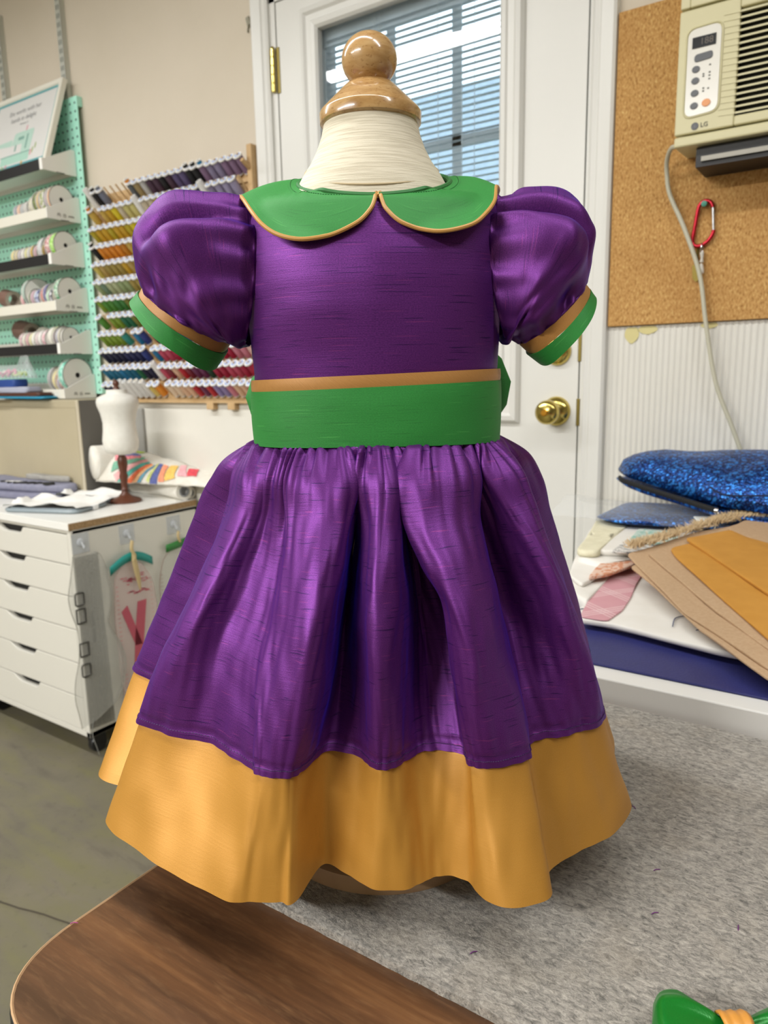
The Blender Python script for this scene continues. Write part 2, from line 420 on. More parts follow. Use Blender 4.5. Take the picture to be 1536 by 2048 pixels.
MB().tube(body, 0.0038, 12).build('body', mat('red_anodised', '#b01a2c', 0.22, 0.6), cr_)
MB().tube([(0.0182, 0, 0.009), (0.0165, 0, 0.030), (0.0148, 0, 0.051)], 0.0029, 12).build('gate', mat('silver', '#cfd0d4', 0.2, 0.9), cr_)
kr = thing('key_ring', 'two small keys and a white clip hanging from the red carabiner', 'keys', (-0.318, -0.020, 1.330))
MB().tube([(-0.001 + 0.0008 * math.sin(a), 0.007 * math.cos(a), -0.022 + 0.0105 * math.sin(a)) for a in [2 * PI * k / 24 for k in range(24)]], 0.0012, 8, closed=True).build('split_ring', m_chrome, kr)
MB().tube(ctrl([(0.000, -0.003, -0.029), (0.001, -0.004, -0.040), (0.000, -0.003, -0.048)], 10), [0.0035, 0.004, 0.0036, 0.003, 0.0026, 0.0025, 0.003, 0.0036, 0.004, 0.003], 10).build('clip_strap', mat('dull_white', '#c9c5bb', 0.5), kr)
MB().tube(ctrl([(0.000, -0.003, -0.050), (0.002, -0.004, -0.060), (0.004, -0.003, -0.069)], 9), [0.003, 0.0052, 0.0058, 0.0060, 0.0060, 0.0058, 0.0052, 0.0042, 0.002], 12, flat=0.6).build('clip_tag', mat('off_white', '#dcd8ce', 0.4), kr)
kb = MB(); kb.prism(round_poly([(-0.018, -0.050), (-0.004, -0.050), (-0.003, -0.078), (-0.009, -0.083), (-0.016, -0.076)], 0.003), lambda a, b, k: (a, 0.004 + 0.002 * k, b))
kb.tube([(-0.009, 0.004, -0.014), (-0.0095, 0.005, -0.034), (-0.0105, 0.005, -0.052)], 0.0022, 8)
kb.build('key', mat('key_brass', '#77682e', 0.4, 0.7), kr)
hk = thing('wall_hook', 'small grey hook on the beige wall just left of the door', 'hook', (-1.489, 0, 2.0))
MB().box((-0.006, -0.006, -0.002), (0.006, 0, 0.022), M=Matrix.Rotation(R(-14), 4, 'Y')).build('plate', mat('dull_steel', '#8a8676', 0.45, 0.6), hk, smooth=False, bevel=0.0015)
MB().tube(ctrl([(0.002, -0.004, 0.002), (0.004, -0.010, -0.008), (0.004, -0.013, -0.016), (0.002, -0.010, -0.020)], 14), 0.0028, 8).build('hook', MATS['dull_steel'], hk)

# ------------------------------------------------------------------ air conditioner
m_ac = mat('aged_cream_plastic', '#cdc69d', 0.42)
ac = thing('air_conditioner', 'cream window air conditioner set into the corkboard wall', 'air conditioner', (-0.357, 0, 1.473))
AW, AF = 0.62, -0.12        # width, front plane (local y)
b = MB()
b.box((0, AF + 0.030, 0.019), (AW, -0.013, 0.225))                       # lower body behind the grille panel
b.build('body', m_ac, ac, smooth=False, bevel=0.004)
b = MB(); b.prism([(AF, 0.0), (-0.013, 0.005), (-0.013, 0.017), (AF, 0.017)], lambda a, c_, k: (AW * k, a, c_))
b.build('bottom_tray', m_ac, ac, smooth=False, bevel=0.003)
# front panel with the grille opening cut out: built from strips round it
gx0, gx1, gz0, gz1 = 0.098, 0.60, 0.036, 0.205
b = MB()
b.box((0, AF, 0.020), (gx0, AF + 0.014, 0.222)); b.box((gx1, AF, 0.020), (AW, AF + 0.014, 0.222))
b.box((gx0, AF, 0.020), (gx1, AF + 0.014, gz0)); b.box((gx0, AF, gz1), (gx1, AF + 0.014, 0.222))
fp = b.build('front_panel', m_ac, ac, smooth=False, bevel=0.0025)
b = MB(); nsl = 17
for k in range(nsl):
    z = gz0 + (k + 0.5) * (gz1 - gz0) / nsl
    b.prism([(AF + 0.001, z - 0.0022), (AF + 0.001, z + 0.0010), (AF + 0.010, z + 0.0024), (AF + 0.010, z + 0.0008)], lambda a, c_, q: (gx0 - 0.006 + (gx1 - gx0 + 0.006) * q, a, c_))
    b.prism([(gx0 - 0.026, z - 0.0016), (gx0, z - 0.0028), (gx0, z + 0.0014)], lambda a, c_, q: (a, AF + 0.001 - 0.002 * q, c_))
b.build('grille', m_ac, ac, smooth=False)
MB().box((gx0 - 0.002, AF + 0.026, gz0), (gx1, AF + 0.028, gz1)).build('grille_shade_sheet', mat('grille_shade', '#1a190f', 0.9), ac, smooth=False)  # near-black sheet standing in for the shade behind the grille slats
# upper section with the outlet louvres
b = MB()
b.box((0, AF + 0.002, 0.226), (0.016, -0.013, 0.36)); b.box((0.016, AF + 0.002, 0.226), (AW, -0.013, 0.243)); b.box((0.016, AF + 0.002, 0.335), (AW, -0.013, 0.36)); b.box((AW - 0.016, AF + 0.002, 0.243), (AW, -0.013, 0.335))
b.build('outlet_frame', m_ac, ac, smooth=False, bevel=0.002)
MB().box((0.016, -0.05, 0.243), (AW - 0.016, -0.045, 0.335)).build('outlet_back', mat('outlet_dark', '#16150f', 0.8), ac, smooth=False)
b = MB()
for k in range(5):
    z = 0.255 + 0.018 * k
    b.box((0.018, -0.022, -0.0012), (AW - 0.018, 0.022, 0.0012), M=Matrix.Translation((0, AF + 0.035, z)) @ Matrix.Rotation(R(-24), 4, 'X'))
b.build('louvre', m_ac, ac, smooth=False)
b = MB(); b.box((0.035, -0.10, -0.034), (AW, -0.013, -0.001)); b.build('sleeve', mat('black_metal', '#17171a', 0.5), ac, smooth=False)
b = MB(); b.box((0.045, -0.106, -0.026), (AW, -0.100, -0.018)); b.build('bracket', mat('grey_steel', '#77746c', 0.4, 0.7), ac, smooth=False)
# control panel
pz0, pz1, px0, px1 = 0.047, 0.190, 0.016, 0.070
cp = MB(); cp.prism(round_poly([(px0, pz0), (px1, pz0 + 0.004), (px1, pz1), (px0, pz1 - 0.002)], 0.014, 6), lambda a, c_, k: (a, AF + 0.001 - 0.0025 * k, c_))
cpo = cp.build('control_panel', mat('panel_film', '#e3e0d7', 0.22), ac, smooth=False)
rim = [(a, AF - 0.0005, c_) for a, c_ in round_poly([(px0 - 0.0025, pz0 - 0.002), (px1 + 0.0025, pz0 + 0.002), (px1 + 0.0025, pz1 + 0.0025), (px0 - 0.0025, pz1)], 0.0155, 6)]
MB().tube(rim, 0.0016, 6, closed=True).build('panel_rim', m_ac, ac)
Y = AF - 0.0016
dsp = MB().box((0.0235, Y - 0.0012, 0.157), (0.0620, Y, 0.1745)).build('display', mat('display_glass', '#2b2d31', 0.15), cpo, smooth=False)
tb = MB(); text_into(tb, '188', 0.015, Matrix.Translation((0.047, Y - 0.0014, 0.1655)) @ Matrix.Rotation(R(90), 4, 'X'), 0.0001); tb.build('display_digits', mat('dim_segments', '#5a5044', 0.4), dsp, smooth=False)
m_btn = mat('charcoal_button', '#45474c', 0.35)
def disc(mb, x, z, rx, rz, y0, y1, n=24, tilt=0.0):
    pts = [(x + rx * math.cos(a) * math.cos(tilt) - rz * math.sin(a) * math.sin(tilt), z + rx * math.cos(a) * math.sin(tilt) + rz * math.sin(a) * math.cos(tilt)) for a in [2 * PI * k / n for k in range(n)]]
    mb.prism(pts, lambda a, c_, k: (a, y0 + (y1 - y0) * k, c_))
mb = MB(); mb.prism(round_poly([(0.028, 0.134), (0.058, 0.136), (0.058, 0.1485), (0.028, 0.1465)], 0.006, 6), lambda a, c_, k: (a, Y - 0.0012 * k, c_)); mb.build('power_button', m_btn, cpo, smooth=False, bevel=0.0005)
for z in (0.123, 0.1045, 0.0845, 0.0640):
    mb = MB(); disc(mb, 0.0315, z, 0.0066, 0.0055, Y, Y - 0.0014, tilt=0.0); mb.build('button', m_btn, cpo, smooth=False, bevel=0.0005)
mb = MB(); disc(mb, 0.0515, 0.0655, 0.0072, 0.0062, Y, Y - 0.0014); q = mb.build('button', mat('orange_button', '#d9862e', 0.3), cpo, smooth=False, bevel=0.0005); q['label'] = 'orange button'
mk = MB()
for x, z in ((0.0545, 0.126), (0.0445, 0.113), (0.0445, 0.1095), (0.0545, 0.114), (0.0545, 0.109), (0.0545, 0.1035), (0.0455, 0.0900), (0.0455, 0.0855), (0.0535, 0.0885)):
    mk.box((x - 0.0016, Y - 0.0003, z - 0.0013), (x + 0.0016, Y, z + 0.0013))
mk.build('panel_marks', mat('print_grey', '#6c6a63', 0.6), cpo, smooth=False)
lg = MB(); disc(lg, 0.0345, 0.0305, 0.0062, 0.0062, AF, AF - 0.0009)
lo = lg.build('logo_disc', mat('logo_grey', '#4a4b50', 0.4), ac, smooth=False)
lm = MB(); lm.tube([(0.0345 + 0.0044 * math.cos(a), AF - 0.0011, 0.0305 + 0.0044 * math.sin(a)) for a in [R(60 + 300 * k / 20) for k in range(21)]], 0.00035, 4)
lm.box((0.0338, AF - 0.0013, 0.0290), (0.0343, AF - 0.0009, 0.0335)); lm.box((0.0338, AF - 0.0013, 0.0288), (0.0360, AF - 0.0009, 0.0293)); lm.box((0.0318, AF - 0.0013, 0.0322), (0.0326, AF - 0.0009, 0.0330))
lm.build('logo_lines', mat('logo_light', '#8d8f94', 0.4), lo, smooth=False)
lt = MB(); text_into(lt, 'LG', 0.0105, Matrix.Translation((0.0500, AF - 0.0006, 0.0305)) @ Matrix.Rotation(R(90), 4, 'X'), 0.0005); lt.build('lettering', mat('logo_text', '#4c4a44', 0.5), ac, smooth=False)
cord = ctrl([(-0.352, -0.085, 1.482), (-0.372, -0.070, 1.488), (-0.386, -0.045, 1.474), (-0.388, -0.032, 1.450), (-0.381, -0.03, 1.413), (-0.350, -0.03, 1.345), (-0.318, -0.03, 1.258), (-0.301, -0.03, 1.163), (-0.277, -0.03, 1.053), (-0.244, -0.03, 0.971), (-0.222, -0.03, 0.915), (-0.208, -0.03, 0.86), (-0.200, -0.03, 0.80)], 70)
o = MB().tube(cord, 0.0042, 10).build('power_cord', mat('cord_grey', '#bdbaa6', 0.5)); tag(o, 'pale grey power cord hanging down from the air conditioner', 'power cord')

# ------------------------------------------------------------------ pegboard with ribbon shelves
m_mint = mat('mint_paint', '#8fd3bd', 0.45); t = NT(m_mint)
tc = t.n('ShaderNodeTexCoord'); sep = t.n('ShaderNodeSeparateXYZ'); t.l(tc.outputs['Object'], sep.inputs[0])
def cell(sock, pitch):
    return t.math('SUBTRACT', t.math('FRACT', t.math('DIVIDE', sock, pitch)), 0.5)
fx, fz = cell(sep.outputs[0], 0.0254), cell(sep.outputs[2], 0.0254)
dd = t.math('ADD', t.math('MULTIPLY', t.math('MULTIPLY', fx, fx), 1.0), t.math('MULTIPLY', t.math('MULTIPLY', fz, fz), 1.0))
hole_shade = t.math('LESS_THAN', dd, 0.022)
t.color(t.mix(hole_shade, '#b0ecd8', '#1f3a34'))  # peg holes are flat dots, their inner shade painted as dark colour
pg = thing('pegboard', 'mint green pegboard mounted on the wall behind the ribbon shelves', 'pegboard', (-2.238, -0.020, 1.034))
MB().box((-1.05, 0, 0), (0, 0.0025, 0.946)).build('board', m_mint, pg, smooth=False)
for z0, z1 in ((0.0, 0.03), (0.916, 0.946)): MB().box((-1.05, 0.0025, z0), (0, 0.019, z1)).build('standoff', m_mint, pg, smooth=False)
m_rail = mat('shelf_standard', '#c6c8bf', 0.35, 0.3)
for x, z0, lab in ((-2.300, 1.80, 'slotted white shelf standard above the right end of the pegboard'), (-2.652, 1.80, 'slotted white shelf standard at the far left of the wall')):
    s_ = thing('shelf_standard', lab, 'shelf standard', (x, 0, z0), group='wall shelf standards')
    MB().box((-0.0125, -0.016, 0), (-0.0095, 0, 0.52)).box((0.0095, -0.016, 0), (0.0125, 0, 0.52)).box((-0.0125, -0.018, 0), (0.0125, -0.015, 0.52)).build('channel', m_rail, s_, smooth=False)
    b = MB()
    for k in range(20):
        for dx in (-0.005, 0.005): b.box((dx - 0.0016, -0.0184, 0.012 + k * 0.0255), (dx + 0.0016, -0.0178, 0.026 + k * 0.0255))
    b.build('slots', mat('slot_dark', '#4a4a44', 0.8), s_, smooth=False)
m_tray = mat('white_tray', '#e9e7e0', 0.4); m_lipblack = mat('black_lip', '#1d1d1f', 0.45)
SHELF_Z = [1.742, 1.596, 1.455, 1.309, 1.171, 1.023]
SW = ['topmost', 'second', 'third', 'fourth', 'fifth', 'lowest']
for k, z in enumerate(SHELF_Z):
    black = k % 2 == 0
    s_ = thing('ribbon_shelf', f'{SW[k]} pegboard shelf, {"black fronted" if black else "white fronted with printed marks on its end"}', 'shelf', (-2.270, -0.0205, z), group='pegboard shelves')
    L_ = 1.03
    MB().box((-L_, -0.118, 0.016), (-0.003, -0.001, 0.0185)).box((-L_, -0.0035, 0.002), (-0.003, -0.001, 0.05)).build('tray', m_tray, s_, smooth=False)
    if black: MB().box((-L_, -0.1225, -0.002), (-0.014, -0.117, 0.030)).build('front_lip', m_lipblack, s_, smooth=False, bevel=0.001)
    else: MB().box((-L_, -0.1225, -0.002), (-0.003, -0.117, 0.029)).build('front_lip', mat('cream_lip', '#e4e0d3', 0.4), s_, smooth=False, bevel=0.001)
    hb_ = 0.078
    b = MB(); b.prism(round_poly([(-0.1225, -0.003), (-0.001, -0.003), (-0.001, hb_), (-0.014, hb_), (-0.112, 0.032), (-0.1225, 0.032)], 0.004, 3), lambda a, c, q: (-0.003 + 0.0035 * q, a, c))
    e = b.build('end_bracket', m_tray, s_, smooth=False, bevel=0.0006)
    if black: MB().box((-0.014, -0.1235, -0.003), (0.001, -0.1165, 0.032)).build('lip_cap', mat('white_cap', '#f2f0ea', 0.35), s_, smooth=False, bevel=0.001)
    if k < 5: MB().box((0.0002, -0.075, -0.0035), (0.0012, -0.045, -0.0015)).build('tab_slot', m_lipblack, e, smooth=False)
    if not black:
        b = MB(); x = 0.0008
        b.tube([(x, -0.080 + 0.0055 * math.cos(a), 0.0125 + 0.0055 * math.sin(a)) for a in [R(-60 + 285 * q / 16) for q in range(17)]], 0.0008, 4)
        b.tube([(x, -0.060 + 0.0052 * math.cos(a), 0.0125 + 0.0052 * math.sin(a)) for a in [2 * PI * q / 16 for q in range(16)]], 0.0006, 4, closed=True)
        for q, w in ((-0.0805, 0.003), (-0.060, 0.0022)): b.box((x - 0.0005, q - w / 2, 0.0110), (x + 0.0004, q + w / 2, 0.0145))
        for q in range(5): b.box((x - 0.0005, -0.046 + 0.0042 * q, 0.0095 + 0.001 * (q % 2)), (x + 0.0004, -0.0435 + 0.0042 * q, 0.0150 - 0.001 * ((q + 1) % 2)))
        b.build('printed_marks', mat('mark_ink', '#57564f', 0.6), e, smooth=False)

# ribbon reels: (kind colour, hex, accent hex, width, radius, flange hex or None)
def stripe_mat(name, c1, c2, mode):
    if name in MATS: return MATS[name]
    m = mat(name, c1, 0.5); t = NT(m)
    v = t.coord('Object')
    if mode == 'stripe':
        s_ = t.n('ShaderNodeSeparateXYZ'); t.l(v, s_.inputs[0])
        f = t.math('LESS_THAN', t.math('FRACT', t.math('MULTIPLY', s_.outputs[0], 95.0)), 0.45)
    else:
        f = t.ramp(t.noise(t.coord('Object', (190, 130, 130) if mode == 'braid' else (110, 110, 110), (0.5, 0.2, 0)), 1.0, 1), [(0.46, 0.0), (0.52, 1.0)])
    t.color(t.mix(f, c1, c2)); return m
m_flange = mat('reel_card', '#c9c5bc', 0.5); m_core = mat('reel_hole', '#1b1a18', 0.9)
def reel(desc, c1, c2, mode, w, r, x, z, where, flange='#e2dfd8', y=-0.080, tilt=0.0, rim='#3b3a36'):
    root = thing('ribbon_reel', f'{desc} ribbon reel, {where}', 'ribbon reel', (x, y, z + r + 0.0187), (0, 0, tilt), 'ribbon reels on the pegboard shelves')
    mf = mat('flange_' + flange, flange, 0.5)
    MB().lathe([(r * 0.94, -w + 0.001), (r * 0.955, -w * 0.5), (r * 0.94, -0.001)], 36, axis='x', cap=False).build('ribbon', stripe_mat('ribbon_' + c1 + c2 + mode, c1, c2, mode), root)
    for a, b in ((-0.0016, 0.0), (-w, -w + 0.0016)):
        fl = MB().lathe([(r * 0.16, a), (r, a), (r, b), (r * 0.16, b), (r * 0.16, a)], 36, axis='x', cap=False).build('flange', mf, root)
    MB().tube([(0.0002, r * math.cos(q), r * math.sin(q)) for q in [2 * PI * k / 36 for k in range(36)]], 0.0009, 5, closed=True).build('rim', mat('rim_' + rim, rim, 0.5), fl)
    MB().lathe([(r * 0.17, -w + 0.002), (r * 0.17, -0.0025)], 18, axis='x').build('core', m_core, root)
    return root
RX = -2.276
REELS = {
 1: [('cream with rainbow edge', '#d8d2bd', '#e4a07c', 'stripe', .016, .0445), ('mint and mauve striped', '#9dbfa2', '#c8a2c0', 'stripe', .014, .0440), ('white leaf printed', '#e4e1d8', '#8a9a3c', 'print', .024, .0440), ('yellow striped', '#e6c75a', '#a99fae', 'stripe', .020, .0435),
     ('olive leaf on black', '#8d9a62', '#5c6347', 'print', .022, .0430), ('lacy cream', '#dcd8c6', '#cfcab5', 'print', .028, .0380), ('silver', '#b9b8b4', '#cfccc6', 'stripe', .022, .0300), ('grey and white', '#c9c8c6', '#9fa1a6', 'stripe', .022, .0290), ('peach edged white', '#e2dcd2', '#e09a6e', 'stripe', .020, .0285), ('navy edged white', '#d6d6d6', '#4a5578', 'stripe', .020, .0280)],
 2: [('lime braided', '#86c434', '#c5e79a', 'braid', .026, .0440), ('red and white braided', '#b23a48', '#e6d0cc', 'braid', .026, .0430), ('green and red', '#6b9a4a', '#b5533f', 'stripe', .020, .0300), ('translucent white', '#d3d3d3', '#c4c6c8', 'stripe', .026, .0400),
     ('dusty mauve', '#c4a2a4', '#b89ba0', 'stripe', .022, .0290), ('gold', '#d3b35c', '#bd9c48', 'stripe', .016, .0300), ('white satin on dark reel', '#d9d5cf', '#8f8c86', 'stripe', .018, .0290), ('pale yellow', '#dcd7a4', '#cfc992', 'stripe', .018, .0285), ('plain white', '#e6e3dd', '#d8d4cd', 'stripe', .018, .0285), ('lilac grey', '#c5bec2', '#b3aab0', 'stripe', .020, .0280), ('beige', '#d3c6a6', '#c8b994', 'stripe', .020, .0280), ('butter yellow', '#dccb86', '#e0d7ae', 'stripe', .020, .0280)],
 3: [('green and white braided', '#2f8f5a', '#d7e6d6', 'braid', .026, .0445), ('taupe', '#9a927f', '#ada592', 'stripe', .012, .0270), ('black dotted', '#3b3a46', '#d9d9dc', 'print', .020, .0300), ('pale mint', '#a9d3ae', '#c2dfc4', 'stripe', .014, .0290), ('lilac with navy print', '#9a94ae', '#4c4a86', 'print', .022, .0390), ('coral', '#d3857c', '#cf7268', 'stripe', .014, .0370),
     ('navy and silver', '#3f3f7a', '#c9d0e2', 'print', .028, .0310), ('mauve', '#b89aa8', '#c8aab2', 'stripe', .022, .0310), ('lime edged grey', '#8fb04a', '#b9b9b0', 'stripe', .012, .0320), ('sage', '#b9c8bc', '#9fb4ac', 'stripe', .024, .0500), ('pink', '#e0b4b4', '#d9a4a8', 'stripe', .022, .0300)],
 4: [('white satin', '#e6e4dd', '#d5d1c8', 'stripe', .012, .0330), ('pale cream', '#ddd9c9', '#cfc9b4', 'stripe', .014, .0340), ('slate lilac', '#9f9db2', '#b4b2c4', 'stripe', .012, .0330), ('plum grey', '#97858c', '#a5939a', 'stripe', .012, .0345), ('chartreuse', '#a8b434', '#e6e6b4', 'stripe', .018, .0370), ('ivory', '#e9e6dc', '#dedacf', 'stripe', .026, .0365), ('pink and white', '#e6d5d6', '#dba9b0', 'print', .022, .0320), ('bright white', '#efeeea', '#dcd9d4', 'stripe', .020, .0320),
     ('blush', '#ddcfcf', '#d3bfc2', 'stripe', .020, .0310), ('soft white', '#ecebe4', '#dbd8cf', 'stripe', .018, .0310), ('primrose', '#e0dcb4', '#d2cc9a', 'stripe', .018, .0300), ('rose', '#d9b4b4', '#c99ea2', 'stripe', .020, .0300), ('eggshell', '#e2ded2', '#d2ccba', 'stripe', .018, .0300), ('pale rose print', '#dfcccc', '#c9a0a8', 'print', .020, .0300)],
 5: [('teal lacy', '#79c7b0', '#b9e4d6', 'print', .030, .0560), ('salmon', '#cf8f84', '#c47f76', 'stripe', .012, .0330), ('lavender', '#9896b8', '#aba9c8', 'stripe', .010, .0330), ('tan edged brown', '#b9997a', '#8c6c58', 'stripe', .018, .0400), ('yellow edged', '#dfcf86', '#e9dfae', 'stripe', .016, .0400), ('clear grey', '#b9b7b8', '#a5a3a6', 'stripe', .020, .0440)],
}
for sh, lst in REELS.items():
    x = RX - 0.004
    for k, (d, c1, c2, mode, w, r) in enumerate(lst):
        big = k == 0
        where = (f'at the right end of the {SW[sh]} pegboard shelf' if big else f'{ORD[k + 1]} from the right on the {SW[sh]} pegboard shelf')
        reel(d, c1, c2, mode, w, r, x, SHELF_Z[sh], where, '#e2dfd8' if (big or k % 3) else '#eceae4', y=-0.080 if r > .035 else -0.092, tilt=R(-4 if k == 9 and sh == 3 else 0))
        x -= w + 0.0012
# two wide rolls lying on the fourth shelf's far end
for lab, x, y, z, r, w, c in (('wide white satin ribbon roll propped behind the reels of the fifth pegboard shelf', -2.430, -0.046, SHELF_Z[4] + 0.052, 0.030, 0.085, '#e8e4da'), ('brown paper ribbon roll at the far left of the fifth pegboard shelf', -2.560, -0.060, SHELF_Z[4] + 0.078, 0.036, 0.07, '#6b5348'), ('brown wired ribbon roll at the far left of the fourth pegboard shelf', -2.655, -0.060, SHELF_Z[3] + 0.062, 0.032, 0.05, '#7a5c50')):
    o = thing('ribbon_roll', lab, 'ribbon roll', (x, y, z), (0, R(12), 0))
    MB().lathe([(r, -w), (r, 0)], 28, axis='x', cap=False).build('ribbon', mat('roll_' + c, c, 0.5), o)
    MB().lathe([(r * 0.62, -w), (r * 0.62, 0.0), (r, 0.0), (r, -0.001)], 28, axis='x', cap=False).build('core_ring', mat('cardboard', '#a8988a', 0.8), o)

# framed print leaning on the top shelf
fr = thing('picture_frame', 'white framed sewing machine print leaning on the topmost pegboard shelf', 'picture frame', (-2.274, -0.1290, SHELF_Z[0] + 0.0225), (R(-19.0), 0, 0))
FW, FH = 0.395, 0.288
b = MB(); frame_sweep(b, -FW + 0.014, -0.014, 0.014, FH - 0.014, [(-0.003, 0.003), (0.0, -0.002), (0.004, -0.005), (0.011, -0.005), (0.014, -0.002), (0.014, 0.014), (-0.002, 0.014)]); b.build('frame', mat('white_frame', '#e9e6da', 0.4), fr, smooth=False)
MB().box((-FW + 0.012, 0.0035, 0.012), (-0.012, 0.012, FH - 0.012)).build('backing', m_tray, fr, smooth=False)
pr = MB().box((-FW + 0.018, 0.0020, 0.018), (-0.018, 0.0032, FH - 0.018)).build('print', mat('print_paper', '#dbdad8', 0.35), fr, smooth=False)
b = MB(); frame_sweep(b, -FW + 0.026, -0.026, 0.026, FH - 0.026, [(0.0, 0.0017), (0.009, 0.0017)]); b.build('teal_border', mat('teal_border', '#5fa3a8', 0.4), pr, smooth=False)
tb = MB(); up = Matrix.Rotation(R(90), 4, 'X')
text_into(tb, 'She works with her', 0.0240, Matrix.Translation((-0.197, 0.0016, 0.222)) @ up, 0.0001)
text_into(tb, 'hands in delight', 0.0240, Matrix.Translation((-0.197, 0.0016, 0.194)) @ up, 0.0001)
text_into(tb, 'Proverbs 31', 0.0100, Matrix.Translation((-0.185, 0.0016, 0.173)) @ up, 0.0001)
tb.build('lettering', mat('print_ink', '#8b8b8c', 0.6), pr, smooth=False)
b = MB(); yy = 0.0018
def pp(poly, mi=0, dy=0.0): b.prism(poly, lambda a, c, k: (a, yy - dy - 0.0001 * k, c), mi)
pp(round_poly([(-0.285, 0.032), (-0.115, 0.032), (-0.115, 0.062), (-0.285, 0.062)], 0.005), 0)
pp(round_poly([(-0.170, 0.062), (-0.118, 0.062), (-0.112, 0.142), (-0.225, 0.142), (-0.235, 0.098), (-0.170, 0.098)], 0.010), 1)
pp(round_poly([(-0.345, 0.108), (-0.235, 0.098), (-0.235, 0.122), (-0.345, 0.118)], 0.006), 1)
pp([(-0.290, 0.061), (-0.112, 0.061), (-0.112, 0.065), (-0.290, 0.065)], 2, 0.0001)
pp(round_poly([(-0.150, 0.075), (-0.140, 0.075), (-0.140, 0.128), (-0.150, 0.128)], 0.003), 2, 0.0001)
pp(round_poly([(-0.200, 0.112), (-0.165, 0.112), (-0.165, 0.124), (-0.200, 0.124)], 0.004), 2, 0.0001)
pp([(-0.165, 0.142), (-0.157, 0.142), (-0.155, 0.160), (-0.163, 0.160)], 3)
pp([(-0.212, 0.075), (-0.203, 0.075), (-0.203, 0.098), (-0.212, 0.098)], 2)
for x, z, mi in ((-0.098, 0.062, 4), (-0.108, 0.055, 3), (-0.085, 0.075, 4), (-0.150, 0.022, 5), (-0.262, 0.018, 4), (-0.245, 0.024, 3), (-0.270, 0.02, 4), (-0.330, 0.085, 5), (-0.32, 0.06, 5)):
    pp([(x + 0.006 * math.cos(q) * (0.7 if mi == 4 else 1), z + 0.0115 * math.sin(q)) for q in [2 * PI * k / 10 for k in range(10)]], mi)
b.build('illustration', [mat('ill_mint', '#a9cfc0', 0.5), mat('ill_pale', '#b5d2c6', 0.5), mat('ill_line', '#7fa79c', 0.5), mat('ill_pink', '#d7a6ae', 0.5), mat('ill_green', '#a3b37c', 0.5), mat('ill_gold', '#d3ac62', 0.5)], pr, smooth=False)

# things piled at the left of the lowest shelf, on the beige case
def soft_slab(mb, poly, z0, z1, puff=0.004, seed=0.0, amp=0.002, uvs=1.0, rings=(0.0, 0.35, 0.7, 1.0)):
    """a soft layer with rounded sides over an outline; top gently uneven"""
    L = len(poly); cx = sum(p[0] for p in poly) / L; cy = sum(p[1] for p in poly) / L
    h = z1 - z0; rows = []
    for k, (off, z) in enumerate(((-puff, z0), (0.0, z0 + h * 0.25), (0.0, z0 + h * 0.7), (-puff * 0.5, z0 + h * 0.95), (-puff * 1.6, z1))):
        row = []
        for (x, y) in poly:
            d = math.hypot(x - cx, y - cy); s_ = 1 + off / max(d, 1e-4)
            X, Y = cx + (x - cx) * s_, cy + (y - cy) * s_
            row.append((X, Y, z + (amp * wob(X * 14 + seed, Y * 14, seed) if k > 1 else 0)))
        rows.append(row)
    for q in (0.75, 0.45, 0.2):
        rows.append([(cx + (x - cx) * q, cy + (y - cy) * q, z1 + amp * wob((cx + (x - cx) * q) * 14 + seed, (cy + (y - cy) * q) * 14, seed)) for x, y in poly])
    k0 = len(mb.v); mb.grid(rows, cu=True, uv=None)
    mb.face([k0 + i for i in reversed(range(L))]); mb.face([k0 + (len(rows) - 1) * L + i for i in range(L)])
    # planar UV in metres
    for fi in range(len(mb.f)):
        if fi not in mb.uv: mb.uv[fi] = [(mb.v[i].x * uvs, mb.v[i].y * uvs) for i in mb.f[fi]]
def rect(x0, x1, y0, y1, r=0.012, n=4): return round_poly([(x0, y0), (x1, y0), (x1, y1), (x0, y1)], r, n)
def dens(poly, step):
    out = []
    for i, p in enumerate(poly):
        q = poly[(i + 1) % len(poly)]; d = math.hypot(q[0] - p[0], q[1] - p[1]); n = max(1, int(d / step))
        for k in range(n): out.append((p[0] + (q[0] - p[0]) * k / n, p[1] + (q[1] - p[1]) * k / n))
    return out
bc = thing('storage_case', 'large beige sided storage case on the drawer unit under the pegboard', 'case', (-2.152, -0.175, 0.7005))
m_beige = mottled('beige_laminate', '#b4a98f', '#aea388', 3, 0.5)
MB().box((-0.85, 0, 0), (-0.003, 0.155, 0.318)).build('body', m_beige, bc, smooth=False, bevel=0.003)
MB().box((-0.003, 0.004, 0.001), (0.0, 0.155, 0.316)).build('shaded_side_panel', mat('shaded_side', '#6d6a64', 0.6), bc, smooth=False)  # side panel coloured dark grey to paint in the shade on that side
MB().box((-0.85, -0.0006, 0.292), (-0.014, 0.0002, 0.2930)).box((-0.014, -0.0006, 0.0), (-0.013, 0.0002, 0.2930)).build('seam', mat('beige_seam', '#998e75', 0.6), bc, smooth=False)
MB().box((-0.012, -0.001, 0.002), (0.0008, 0.004, 0.316)).build('edge_strip', mat('beige_edge', '#c2b8a2', 0.5), bc, smooth=False, bevel=0.001)
